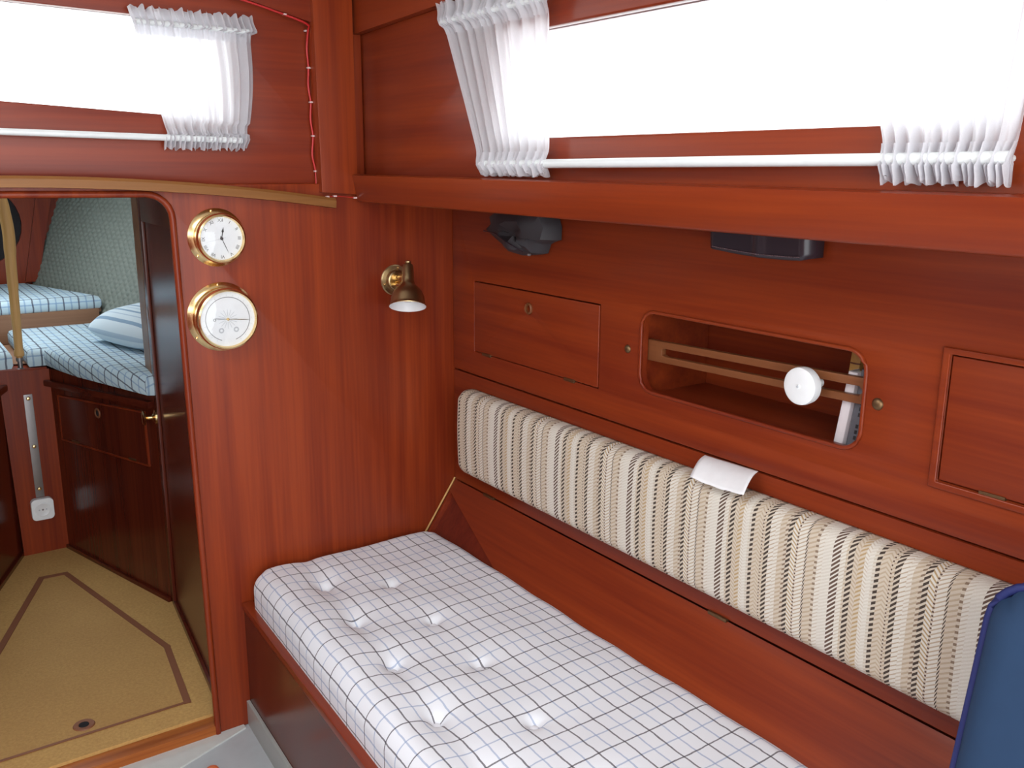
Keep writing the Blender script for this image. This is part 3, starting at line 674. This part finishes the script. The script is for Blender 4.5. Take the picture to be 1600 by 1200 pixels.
# ================================================================== BOOKS IN THE NICHE
def book(name, label, mat, yb, yt, z0, z1, wd, x0, depth, bands=(), marks=0):
    """spine faces -X; leans from yb (bottom) to yt (top)"""
    t = thing(name, label, 'book', (x0 + depth / 2, yb, z0), 'books in the niche')
    def mp(a, z): k = (z - z0) / (z1 - z0); return yb + (yt - yb) * k - a
    def shell(nm, xs, a0, a1, za, zb_, m, par):
        bm = bmesh.new()
        A = [bm.verts.new((x, mp(a, za), za)) for x, a in xs(a0, a1)]; B = [bm.verts.new((x, mp(a, zb_), zb_)) for x, a in xs(a0, a1)]
        n = len(A); bm.faces.new(A); bm.faces.new(B[::-1])
        for i in range(n): bm.faces.new((A[i], B[i], B[(i + 1) % n], A[(i + 1) % n]))
        return link(nm, from_bm(bm), m, par)
    spine = lambda a0, a1: [(x0 + 0.006, a0), (x0 + 0.0015, a0 + (a1 - a0) * .12), (x0, a0 + (a1 - a0) * .35), (x0, a0 + (a1 - a0) * .65), (x0 + 0.0015, a1 - (a1 - a0) * .12), (x0 + 0.006, a1), (x0 + depth, a1), (x0 + depth, a1 - 0.0015), (x0 + 0.008, a1 - 0.0015), (x0 + 0.008, a0 + 0.0015), (x0 + depth, a0 + 0.0015), (x0 + depth, a0)]
    c = shell('cover', spine, 0, wd, z0, z1, mat, t)
    shell('page_block', lambda a0, a1: [(x0 + 0.0085, a0), (x0 + depth - 0.003, a0), (x0 + depth - 0.003, a1), (x0 + 0.0085, a1)], 0.0018, wd - 0.0018, z0 + 0.002, z1 - 0.002, PAGES, t)
    for (q, w_, m) in bands: shell('spine_band', lambda a0, a1: [(x0 + 0.0012, a0), (x0 - 0.0006, a0 + (a1 - a0) * .35), (x0 - 0.0006, a0 + (a1 - a0) * .65), (x0 + 0.0012, a1), (x0 + 0.003, a1), (x0 + 0.003, a0)], wd * .1, wd * .9, q, q + w_, m, t)
    for i in range(marks):
        q = z0 + 0.018 + i * 0.0085
        if i % 5 == 3: continue
        shell('spine_print', lambda a0, a1: [(x0 - 0.0004, a0), (x0 - 0.0004, a1), (x0 + 0.001, a1), (x0 + 0.001, a0)], wd * .42, wd * .42 + 0.004, q, q + 0.0055, INK, t)
    return t
book('thin_book', 'thin white book leaning at the right end of the niche', BOOKW, -0.9860, -1.0010, 0.7835, 0.896, 0.0185, 0.030, 0.028, [(0.788, 0.0012, GREYINK)])
book('thick_book', 'dark grey book with black spine lettering beside the white book', BOOKG, -1.0055, -1.0205, 0.7835, 0.902, 0.030, 0.030, 0.12, (), 8)
book('tall_book', 'ochre book with dark red bands showing above the white book', BOOKY, -0.9700, -0.9835, 0.7835, 0.9425, 0.0205, 0.062, 0.10, [(0.900, 0.0022, BOOKR), (0.922, 0.0022, BOOKR)])

# ================================================================== CURTAINS AND RODS
def curtain(name, label, mp, left, right, ztop, zbot, rod_t, rod_b, folds, seed, root, group, hem=None):
    """left/right: functions of height fraction t (0 bottom, 1 top) -> coordinate along the wall"""
    t_ = thing(name, label, 'curtain', root, group); rng = random.Random(seed)
    ph = [rng.uniform(0, 6.28) for _ in range(8)]
    H = ztop - zbot; tt, tb = (rod_t - zbot) / H, (rod_b - zbot) / H
    def depth(a, t):
        near = max(math.exp(-((t - tt) / 0.045) ** 2), math.exp(-((t - tb) / 0.045) ** 2))
        w = math.sin(a * folds * 6.283 + ph[0] + 1.2 * math.sin(a * 9 + ph[1]) + (t - .5) * 1.2 * math.sin(a * 5 + ph[2]))
        w2 = math.sin(a * folds * 2.3 * 6.283 + ph[3] + 1.5 * math.sin(a * 13))
        d = 0.0165 + 0.0075 * near + (0.0055 * w + 0.0020 * w2) * (1 - 0.45 * near) + (0.003 * w2 * near)
        if t > tt or t < tb: d += 0.004 * w2
        return max(0.002, d)
    def fn(a, t):
        s = left(t) + (right(t) - left(t)) * a
        e = 0.0
        if t > 0.985 or t < 0.015: e = 0.0028 * math.sin(a * folds * 1.7 * 6.283 + ph[4]) + 0.0010 * math.sin(a * folds * 4.1 * 6.283 + ph[5])
        return mp(s, zbot + H * t + e, depth(a, t))
    c = grid_obj('cloth', fn, int(folds * 26), 64, CURTAIN, t_)
    for (za, zb_) in ((tt - 0.075, 1.0), (0.0, tb + 0.065)):
        grid_obj('heading', lambda a, b, za=za, zb_=zb_: fn(a, za + (zb_ - za) * b) + (mp(0, 0, 1) - mp(0, 0, 0)) * 0.0022, int(folds * 26), 18, CURTAIN, t_)
    if hem: grid_obj('side_hem', lambda a, b: fn(hem[0] + (hem[1] - hem[0]) * a, tb + (tt - tb) * b) + (mp(0, 0, 1) - mp(0, 0, 0)) * 0.0020, 6, 40, CURTAIN, t_)
    return t_
front = lambda s, z, d: Vector((s, 0.02 - d, z)); side = lambda s, z, d: Vector((-0.207 - d, s, z))
def lerp(a, b, t): return a + (b - a) * t
# forward window
curtain('window_curtain', 'short white gathered curtain at the right end of the forward window', front,
        lambda t: lerp(-0.597, -0.648, max(0, (t - 0.13)) / 0.87) - (0.006 if t < 0.1 else 0), lambda t: -0.452 + 0.014 * min(1, t * 1.2) + 0.012 * math.sin(max(0, min(1, t)) * math.pi) * 1.0 + (0.012 if 0.88 < t else 0) + (-0.004 if t < 0.2 and t > 0.12 else 0),
        1.436, 1.198, 1.408, 1.2175, 8, 5, (-0.53, 0.0, 1.198), 'white cabin curtains', (0.88, 1.0))
curtain('window_curtain', 'white gathered curtain at the left end of the side window, slanted edge', side,
        lambda t: lerp(-0.468, -0.338, t ** 1.05) + (0.014 if t > 0.86 else 0) * 0.5, lambda t: -0.644,
        1.438, 1.158, 1.405, 1.1745, 9, 11, (-0.225, -0.55, 1.158), 'white cabin curtains', (0.0, 0.09))
curtain('window_curtain', 'white gathered curtain at the right end of the side window', side,
        lambda t: -1.197 + 0.020 * min(1, max(0, t - 0.06) / 0.22), lambda t: -1.322 - 0.02 * t,
        1.445, 1.158, 1.412, 1.1765, 9, 23, (-0.225, -1.25, 1.158), 'white cabin curtains')
def rod(label, pts, rr, holders, root, wallv):
    t = thing('curtain_rod', label, 'rod', root, 'curtain rods')
    tube('rail', pts, rr, RODM, t, 14)
    for p in holders:
        p = Vector(p); q = p + Vector(wallv); d = Vector(wallv).normalized()
        tube('holder', [p + Vector((0, 0, 0)), q], 0.0035, RODM, t, 10)
    return t
rod('white lower curtain rod under the forward window', [(-1.55, -0.003, 1.2305), (-0.462, -0.003, 1.2150)], 0.0058, [(-1.52, -0.003, 1.2300), (-0.468, -0.003, 1.2151)], (-1.0, -0.003, 1.215), (0, 0.0225, 0))
rod('short upper curtain rod inside the forward-window curtain', [(-0.640, -0.003, 1.4105), (-0.436, -0.003, 1.409)], 0.0050, [(-0.600, -0.003, 1.4102), (-0.442, -0.003, 1.4092)], (-1.0, -0.003, 1.409), (0, 0.0225, 0))
rod('white lower curtain rod under the side window', [(-0.230, -0.470, 1.1735), (-0.230, -1.320, 1.1805)], 0.0065, [(-0.230, -0.48, 1.1735), (-0.230, -1.312, 1.1805)], (-0.230, -0.9, 1.173), (0.0225, 0, 0))
rod('short upper curtain rod inside the left side-window curtain', [(-0.230, -0.350, 1.4050), (-0.230, -0.638, 1.4060)], 0.0050, [(-0.230, -0.36, 1.405), (-0.230, -0.60, 1.406)], (-0.230, -0.5, 1.405), (0.0225, 0, 0))
rod('short upper curtain rod inside the right side-window curtain', [(-0.230, -1.175, 1.4115), (-0.230, -1.340, 1.4125)], 0.0050, [(-0.230, -1.21, 1.4117), (-0.230, -1.33, 1.4125)], (-0.230, -1.25, 1.411), (0.0225, 0, 0))

# ================================================================== RED WIRE
wr = thing('red_wire', 'thin red electric wire stapled along the corner post', 'wire', (-0.31, 0.01, 1.12))
wp = [(-0.60, -0.008, 1.4925), (-0.446, -0.008, 1.4625), (-0.379, -0.008, 1.4475), (-0.325, -0.008, 1.4325), (-0.3180, 0.004, 1.4215), (-0.3175, 0.014, 1.39), (-0.3158, 0.014, 1.356), (-0.3178, 0.014, 1.322), (-0.3140, 0.014, 1.291), (-0.3160, 0.014, 1.258), (-0.3122, 0.014, 1.226), (-0.3155, 0.014, 1.190), (-0.3098, 0.014, 1.158), (-0.3098, 0.014, 1.122)]
tube('insulated_wire', smooth_path(wp, 5), 0.0021, RED, wr, 8)
tube('insulated_wire', smooth_path([(-0.3098, -0.016, 1.1085), (-0.285, -0.0165, 1.1105), (-0.262, -0.0165, 1.1090), (-0.236, -0.0165, 1.1065)], 4), 0.0008, RED, wr, 6)
st0 = None
for (x, y, z) in [(-0.368, -0.0085, 1.4455), (-0.3180, 0.0115, 1.4225), (-0.3158, 0.0115, 1.355), (-0.3140, 0.0115, 1.291), (-0.3122, 0.0115, 1.227), (-0.3098, 0.0115, 1.159), (-0.3098, 0.0115, 1.124), (-0.300, -0.018, 1.1098), (-0.284, -0.018, 1.1106), (-0.240, -0.018, 1.1068)]:
    if st0 is None: st0 = box('staple', x - 0.0032, x + 0.0032, y - 0.002, y + 0.006, z - 0.0016, z + 0.0016, STAPLE, wr, 0.001, origin=(x, y, z)); s0 = Vector((x, y, z))
    else: copy_part(st0, wr, Vector((x, y, z)) - s0)

# ================================================================== DOORWAY AND FORWARD CABIN
ZF = 0.03
struct(prism('trim_9', [(-0.586, -0.004), (-0.584, 0.036), (-1.26, 0.036), (-1.26, -0.004)], XY(0), 0.0, 0.024, WS, bev=0.003))
floor2 = struct(prism('floor_forward', [(-0.560, 0.0365), (-0.515, 0.59), (-0.512, 0.615), (-0.669, 1.158), (-0.787, 1.195), (-1.21, 0.15), (-1.26, 0.0365)], XY(0), -0.01, ZF, CORK))
SZ = [0]
def strip(name, a, b, wd, par, mat=STRAPM, z=ZF):
    SZ[0] += 0.0002; z = z + SZ[0]
    a = Vector((*a, 0)); b = Vector((*b, 0)); d = (b - a).normalized(); s = Vector((-d.y, d.x, 0)) * wd / 2; e = d * wd * 0.35
    poly = [(p.x, p.y) for p in (a - s - e, b - s + e, b + s + e, a + s - e)]
    return prism(name, poly, XY(0), z + 0.0003, z + 0.0016, mat, par)
C1, C2, C3, C4, C5 = (-0.777, 0.964), (-0.715, 0.960), (-0.590, 0.376), (-0.6185, 0.108), (-0.985, 0.108)
prism('hatch_board', [C1, C2, C3, C4, C5, (-1.0, 0.42), (-0.935, 0.56)], XY(0), ZF + 0.0001, ZF + 0.0005, CORK2, floor2)
strip('inlay_strip', C1, C2, 0.018, floor2); strip('inlay_strip', C2, C3, 0.015, floor2); strip('inlay_strip', C3, C4, 0.015, floor2)
strip('inlay_strip', C4, C5, 0.007, floor2, STRAPM); strip('inlay_strip', C1, (-0.935, 0.56), 0.016, floor2)
lathe('lift_ring', [(0.0, 0.0008), (0.009, 0.0008), (0.011, 0.0022), (0.020, 0.0026), (0.022, 0.0002)], (-0.820, 0.145, ZF), (0, 0, 1), STRAPM, floor2, 28)
lathe('lift_hole', [(0.0, 0.0030), (0.0095, 0.0030), (0.0100, 0.0010)], (-0.820, 0.145, ZF), (0, 0, 1), DARK, floor2, 20)

# passage partition with the panelled door folded against it
PA = Vector((-0.5145, 0.6165, 0)); PB = Vector((-0.5690, 0.0850, 0)); pd = (PB - PA).normalized(); pn = Vector((-pd.y, pd.x, 0)) * -1
if pn.x > 0: pn = -pn
def pas(a, b, d): v = PA + pd * a - pn * d; return (v.x, v.y, b)      # a from the far end towards the bulkhead, d away from the passage
PL = (PB - PA).length
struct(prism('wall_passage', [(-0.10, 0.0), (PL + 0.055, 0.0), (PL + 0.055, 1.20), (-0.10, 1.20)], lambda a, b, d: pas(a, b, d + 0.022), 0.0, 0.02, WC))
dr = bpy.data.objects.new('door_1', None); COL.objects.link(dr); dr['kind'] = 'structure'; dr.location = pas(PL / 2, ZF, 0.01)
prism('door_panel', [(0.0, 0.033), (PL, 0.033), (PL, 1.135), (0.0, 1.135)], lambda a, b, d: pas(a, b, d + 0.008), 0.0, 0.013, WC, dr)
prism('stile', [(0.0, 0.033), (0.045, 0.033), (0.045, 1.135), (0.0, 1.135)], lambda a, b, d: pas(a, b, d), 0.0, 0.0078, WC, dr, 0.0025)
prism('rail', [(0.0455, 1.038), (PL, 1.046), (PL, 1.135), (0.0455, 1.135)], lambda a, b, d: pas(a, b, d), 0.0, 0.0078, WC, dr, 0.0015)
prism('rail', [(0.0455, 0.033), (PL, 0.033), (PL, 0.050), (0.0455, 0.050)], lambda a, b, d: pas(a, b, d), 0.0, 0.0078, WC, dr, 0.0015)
kb_ = Vector(pas(0.010, 0.545, 0.0))
lathe('knob_rose', [(0, 0.0002), (0.019, 0.0002), (0.019, 0.003), (0.010, 0.006), (0.006, 0.009)], kb_, pn, BRASS, dr, 28)
lathe('door_knob', [(0.0055, 0.008), (0.005, 0.020), (0.010, 0.024), (0.0185, 0.027), (0.0195, 0.030), (0.015, 0.033), (0, 0.034)], kb_, pn, BRASS, dr, 28)
# tan edge post beyond the door
struct(prism('trim_10', [(-0.105, 0.62), (-0.005, 0.62), (-0.005, 1.20), (-0.105, 1.20)], lambda a, b, d: pas(a, b, d), 0.0, 0.020, WT))

# starboard cabinet under the forward berth
CA = Vector((-0.6714, 1.1567, 0)); CB_ = Vector((-0.5146, 0.6133, 0)); cdv = (CB_ - CA).normalized(); cn = Vector((-cdv.y, cdv.x, 0))
if cn.x > 0: cn = -cn
CL = (CB_ - CA).length
def cab(a, b, d): v = CA + cdv * a - cn * d; return (v.x, v.y, b)
cz0, cz1 = 0.589, 0.6015
def ctop(a): return cz0 + (cz1 - cz0) * a / CL
kab = thing('berth_cabinet', 'shade-darkened varnished mahogany cabinet with a drop-front hatch under the forward berth', 'cabinet', cab(CL / 2, ZF, 0.05))
dq = [(0.044, 0.382), (0.5215, 0.402), (0.518, 0.549), (0.044, 0.517)]
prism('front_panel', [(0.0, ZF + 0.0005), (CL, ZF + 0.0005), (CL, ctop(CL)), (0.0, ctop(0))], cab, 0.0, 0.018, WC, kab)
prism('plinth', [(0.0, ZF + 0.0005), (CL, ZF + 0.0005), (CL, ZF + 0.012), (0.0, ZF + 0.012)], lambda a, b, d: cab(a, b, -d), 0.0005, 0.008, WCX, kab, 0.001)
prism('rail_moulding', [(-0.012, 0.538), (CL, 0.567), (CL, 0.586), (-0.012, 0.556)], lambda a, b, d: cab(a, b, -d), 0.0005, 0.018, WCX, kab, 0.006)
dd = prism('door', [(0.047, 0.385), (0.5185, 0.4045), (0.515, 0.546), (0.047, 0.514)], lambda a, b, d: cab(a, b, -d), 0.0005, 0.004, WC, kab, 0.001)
plate('door_edge', [[(0.043, 0.381), (0.5225, 0.401), (0.519, 0.550), (0.043, 0.518)], [(0.048, 0.386), (0.5175, 0.4055), (0.514, 0.545), (0.048, 0.513)]], lambda a, b, d: cab(a, b, -d - 0.0003), 0.0055, WV, kab)
hp = Vector(cab(0.273, 0.503, -0.004))
lathe('finger_ring', [(0.009, 0.0005), (0.010, 0.0028), (0.0135, 0.0028), (0.0145, 0.0003)], hp, cn, WR, dd, 24)
lathe('finger_hole', [(0, 0.001), (0.0090, 0.001), (0.0090, 0.0002)], hp, cn, DARK, dd, 20)
for a in (0.125, 0.44): prism('hinge', [(a - 0.018, 0.384 + 0.04 * a), (a + 0.018, 0.3855 + 0.04 * a), (a + 0.018, 0.3905 + 0.04 * a), (a - 0.018, 0.389 + 0.04 * a)], lambda q, b, d: cab(q, b, -d), 0.0045, 0.0065, HINGE, dd)
# centre panel between the two berths
cp = thing('berth_end_panel', 'narrow upright mahogany panel between the forward berths with a steel strip', 'panel', (-0.73, 1.16, ZF))
prism('panel', [(-0.793, ZF + 0.0005), (-0.668, ZF + 0.0005), (-0.672, 0.589), (-0.804, 0.594)], XZ(1.158), 0.0, 0.018, WV, cp)
prism('top_cap', [(-0.802, 0.5945), (-0.6775, 0.5895), (-0.6775, 0.5965), (-0.802, 0.6015)], XZ(1.150), 0.0, 0.05, WX, cp, 0.001)
sp = prism('steel_strip', [(-0.7460, 0.520), (-0.7230, 0.520), (-0.7215, 0.206), (-0.7445, 0.206)], XZ(1.154), 0.0, 0.0035, STEEL, cp, 0.0008)
for (x, z) in ((-0.734, 0.508), (-0.7335, 0.363), (-0.733, 0.232)): lathe('screw', [(0, 0.004), (0.004, 0.0032), (0.006, 0.0005), (0.006, -0.001)], (x, 1.154, z), (0, -1, 0), BRASS, sp, 16)
so = thing('wall_socket', 'white round-cornered wall socket at the foot of the steel strip', 'socket', (-0.7325, 1.158, 0.14))
prism('cover_plate', rrect(-0.7625, 0.1395, -0.7020, 0.2045, 0.013, 5), XZ(1.136), 0.0, 0.0215, PLASTIC, so, 0.003)
lathe('socket_face', [(0.0215, 0.0002), (0.0215, 0.0018), (0.019, 0.0024), (0.0165, 0.0012), (0.0, 0.0012)], (-0.7325, 1.136, 0.172), (0, -1, 0), WHITE, so, 32)
for dx in (-0.0095, 0.0095): lathe('pin_hole', [(0, 0.0018), (0.0024, 0.0018), (0.0024, 0.0008)], (-0.7325 + dx, 1.136, 0.172), (0, -1, 0), GREYINK, so, 12)
lathe('centre_screw', [(0, 0.0026), (0.002, 0.0022), (0.003, 0.001)], (-0.7325, 1.136, 0.172), (0, -1, 0), STEEL, so, 12)
# port cabinet, at the very left edge
QA = Vector((-0.789, 1.19, 0)); QB = Vector((-1.05, 0.55, 0)); qd = (QB - QA).normalized(); qn = Vector((qd.y, -qd.x, 0))
if qn.x < 0: qn = -qn
def pcab(a, b, d): v = QA + qd * a - qn * d; return (v.x, v.y, b)
pk = thing('berth_cabinet', 'shade-darkened mahogany cabinet front at the left edge of the forward cabin', 'cabinet', pcab(0.3, ZF, 0.05))
prism('front_panel', [(0.0, ZF - 0.05), (1.12, ZF - 0.05), (1.12, 0.60), (0.0, 0.594)], pcab, 0.0, 0.018, WC, pk)
prism('rail_moulding', [(-0.005, 0.536), (1.12, 0.536), (1.12, 0.556), (-0.005, 0.556)], lambda a, b, d: pcab(a, b, -d), 0.0005, 0.018, WCX, pk, 0.006)
prism('plinth', [(0.02, ZF + 0.0005), (1.12, ZF + 0.0005), (1.12, ZF + 0.012), (0.02, ZF + 0.012)], lambda a, b, d: pcab(a, b, -d), 0.0005, 0.008, WCX, pk, 0.001)

# berth mattresses (starboard and port, with a gap for the pole)
def lining_x(y, z): return -0.42 - 0.29 * (y - 1.55) + 0.38 * (z - 0.70)
def poly_mattress(name, label, poly, zb, zt, group, mat, soft=0.016, umax=0.02):
    """polygonal mattress: dense top from a triangulated outline, rounded rim"""
    t = thing(name, label, 'mattress', (sum(p[0] for p in poly) / len(poly), sum(p[1] for p in poly) / len(poly), zb), group)
    n = len(poly); P = [Vector((x, y, 0)) for x, y in poly]
    ar = sum(P[i].x * P[(i + 1) % n].y - P[(i + 1) % n].x * P[i].y for i in range(n))
    if ar < 0: P.reverse()
    def inset(d):
        o = []
        for i in range(n):
            a, b, c = P[i - 1], P[i], P[(i + 1) % n]; e1 = (b - a).normalized(); e2 = (c - b).normalized()
            n1 = Vector((-e1.y, e1.x, 0)); n2 = Vector((-e2.y, e2.x, 0)); m = (n1 + n2); m = m / max(0.35, m.length_squared) * 2
            o.append(b + m * d)
        return o
    bm = bmesh.new(); ul = bm.loops.layers.uv.new('UVMap'); rings = []
    lev = [(0.004, zb), (0.0, zb + soft * 0.6), (0.0, zt - soft), (soft * 0.3, zt - soft * 0.3), (soft, zt)]
    for d, z in lev: rings.append([bm.verts.new((p.x, p.y, z)) for p in inset(d)])
    per = [0.0]
    for i in range(n): per.append(per[-1] + (P[(i + 1) % n] - P[i]).length)
    for k in range(len(rings) - 1):
        for i in range(n):
            j = (i + 1) % n; f_ = bm.faces.new((rings[k][i], rings[k][j], rings[k + 1][j], rings[k + 1][i]))
            e = (P[j] - P[i]).normalized(); horiz = abs(e.x) > abs(e.y)
            for l in f_.loops:
                c = l.vert.co
                # stripes run over the edge onto the top: use whichever plan coordinate varies along the edge
                l[ul].uv = (c.x, c.y - (zt - c.z)) if horiz else (c.x - (zt - c.z), c.y)
    top = bm.faces.new(rings[-1])
    for l in top.loops: l[ul].uv = (l.vert.co.x, l.vert.co.y)
    bm.faces.new(rings[0][::-1])
    link('cover', from_bm(bm, True, 60), mat, t); return t
poly_mattress('berth_cushion', 'pale blue check berth cushion along the starboard side of the forward cabin',
              [(-0.728, 1.130), (-0.684, 1.130), (-0.664, 1.02), (-0.640, 0.92), (-0.535, 0.600), (-0.500, 0.580), (-0.215, 0.66), (-0.455, 1.53), (-0.728, 1.53)], 0.604, 0.655, 'forward cabin cushions', PLAID2)
poly_mattress('berth_cushion', 'pale blue check berth cushion at the far left edge beside the pole',
              [(-0.765, 1.130), (-0.765, 1.53), (-1.19, 1.53), (-1.30, 0.17), (-1.205, 0.17), (-0.83, 1.130)], 0.604, 0.655, 'forward cabin cushions', PLAID2)
bb = prism('plywood_platform', [(-0.672, 1.19), (-0.645, 1.14), (-0.492, 0.635), (-0.235, 0.66), (-0.465, 1.542), (-1.19, 1.542), (-1.33, 0.16), (-1.225, 0.16), (-0.81, 1.21)], XY(0), 0.6022, 0.6036, WP)
tag(bb, 'pale plywood platform under the forward check cushions', 'platform')
sh_ = thing('bow_shelf', 'pale wooden shelf board stepped up at the bow end of the berth', 'shelf', (-0.75, 1.56, 0.655))
box('shelf_front', -1.2, -0.447, 1.545, 1.560, 0.6036, 0.698, WP, sh_, 0.002)
prism('shelf_top', [(-1.2, 1.5605), (-0.437, 1.5605), (-0.585, 2.06), (-1.2, 2.07)], XY(0), 0.685, 0.698, WP, sh_)
poly_mattress('berth_cushion', 'blue check cushion on the raised shelf at the bow', [(-1.15, 1.548), (-0.437, 1.548), (-0.59, 2.05), (-1.15, 2.05)], 0.6985, 0.742, 'forward cabin cushions', PLAID2)
# pillow
pw = thing('pillow', 'white pillow with blue stripes on the starboard forward berth', 'pillow', (-0.40, 1.0, 0.656))
def pil(a, b, sgn):
    x, y = (a - 0.5) * 2, (b - 0.5) * 2
    h = 0.058 * (max(0, (1 - x ** 4)) * max(0, (1 - y ** 4))) ** 0.6
    px, py = x * 0.125 * (1 - 0.06 * y * y), y * 0.19 * (1 - 0.06 * x * x); c, s = math.cos(R(15)), math.sin(R(15))
    return Vector((-0.400 + px * c - py * s, 1.03 + px * s + py * c, 0.7075 + sgn * h * (1.0 if sgn > 0 else 0.82) + 0.10 * px))
bm = bmesh.new(); ul = bm.loops.layers.uv.new('UVMap'); NP = 24
for sgn in (1, -1):
    g2 = [[bm.verts.new(pil(i / NP, j / NP, sgn)) for i in range(NP + 1)] for j in range(NP + 1)]
    for j in range(NP):
        for i in range(NP):
            f_ = bm.faces.new((g2[j][i], g2[j][i + 1], g2[j + 1][i + 1], g2[j + 1][i]))
            for l, (ii, jj) in zip(f_.loops, ((i, j), (i + 1, j), (i + 1, j + 1), (i, j + 1))): l[ul].uv = (ii / NP * 0.26, jj / NP * 0.38)
bmesh.ops.remove_doubles(bm, verts=bm.verts, dist=1e-5)
link('pillow_case', from_bm(bm, True, 70), PILLOW, pw)
# quilted lining of the hull
def quilt(a, b):
    y = 0.50 + 1.62 * a; z = 0.60 + 0.62 * b
    q = abs(math.sin((y + z * 1.1) * 100)) * abs(math.sin((y - z * 1.1) * 100))
    return Vector((lining_x(y, z) - 0.006 * q ** 0.5, y, z))
struct(grid_obj('wall_forward_right', quilt, 480, 200, QUILT, thick=0.003))
struct(prism('wall_forward_right_lower', [(0.03, -0.06), (2.1, -0.06), (2.1, 0.602), (0.03, 0.602)], lambda a, b, d: (lining_x(a, 0.6) + 0.006 + d, a, b), 0.0, 0.02, WC))
# bow bulkhead with dark round opening
bw = struct(plate('wall_bow', [[(-1.4, -0.06), (-0.60, -0.06), (-0.60, 0.60), (-0.32, 1.22), (-1.4, 1.22)], [(-0.735 + 0.155 * math.cos(R(a)), 0.955 + 0.150 * math.sin(R(a))) for a in range(0, 360, 12)]], XZ(2.085), 0.02, WV))
struct(box('trim_11', -0.95, -0.52, 2.11, 2.12, 0.75, 1.15, DARK))
struct(prism('trim_12', [(-0.548, 0.742), (-0.592, 0.742), (-0.495, 1.20), (-0.44, 1.20)], XZ(2.062), 0.0, 0.02, WV))
# port lining and deck over the forward cabin with its hatch
struct(prism('wall_forward_left', [(0.04, -0.06), (2.08, -0.06), (2.08, 1.22), (0.04, 1.22)], lambda a, b, d: (-1.36 + 0.12 * a - d, a, b), 0.0, 0.02, QUILT))
struct(plate('ceiling_forward', [[(-1.45, 0.03), (-0.05, 0.03), (-0.05, 2.12), (-1.45, 2.12)], rrect(-1.0, 1.10, -0.62, 1.60, 0.04)], XY(1.225), 0.02, HEADLINER))
# pole with steel foot
po = thing('wooden_pole', 'slim tan wooden pole with a steel foot standing before the forward berths', 'pole', (-0.745, 1.135, 0.60))
tube('pole', smooth_path([(-0.7505, 1.14, 1.222), (-0.7440, 1.138, 1.08), (-0.7365, 1.136, 0.99), (-0.7395, 1.135, 0.90), (-0.7420, 1.135, 0.80), (-0.7445, 1.135, 0.70), (-0.7460, 1.135, 0.650), (-0.7465, 1.135, 0.632)], 5),
     [0.0135] * 6 + [0.0155] * 8 + [0.0140] * 5 + [0.0125] * 5 + [0.0115] * 6 + [0.0135] * 3 + [0.0085] * 3, WPOLE, po, 16)
tube('steel_foot', [(-0.7465, 1.135, 0.634), (-0.7465, 1.135, 0.6245), (-0.7465, 1.135, 0.6235), (-0.7465, 1.135, 0.604), (-0.7465, 1.135, 0.6020)], [0.0095, 0.0095, 0.0065, 0.0065, 0.0105], STEEL, po, 16)
# small orange object at the bottom edge
oc = thing('orange_cap', 'small round orange cap on the grey sole at the bottom edge', 'cap', (-0.637, -0.117, 0.0))
lathe('cap_body', [(0, 0.012), (0.006, 0.0116), (0.011, 0.009), (0.0125, 0.004), (0.0125, 0.0002)], (-0.637, -0.117, 0.0), (0, 0, 1), ORANGE, oc, 24)
lathe('cap_rim', [(0.0125, 0.003), (0.0145, 0.0028), (0.0145, 0.0002), (0.0125, 0.0002)], (-0.637, -0.117, 0.0), (0, 0, 1), ORANGE, oc, 24)
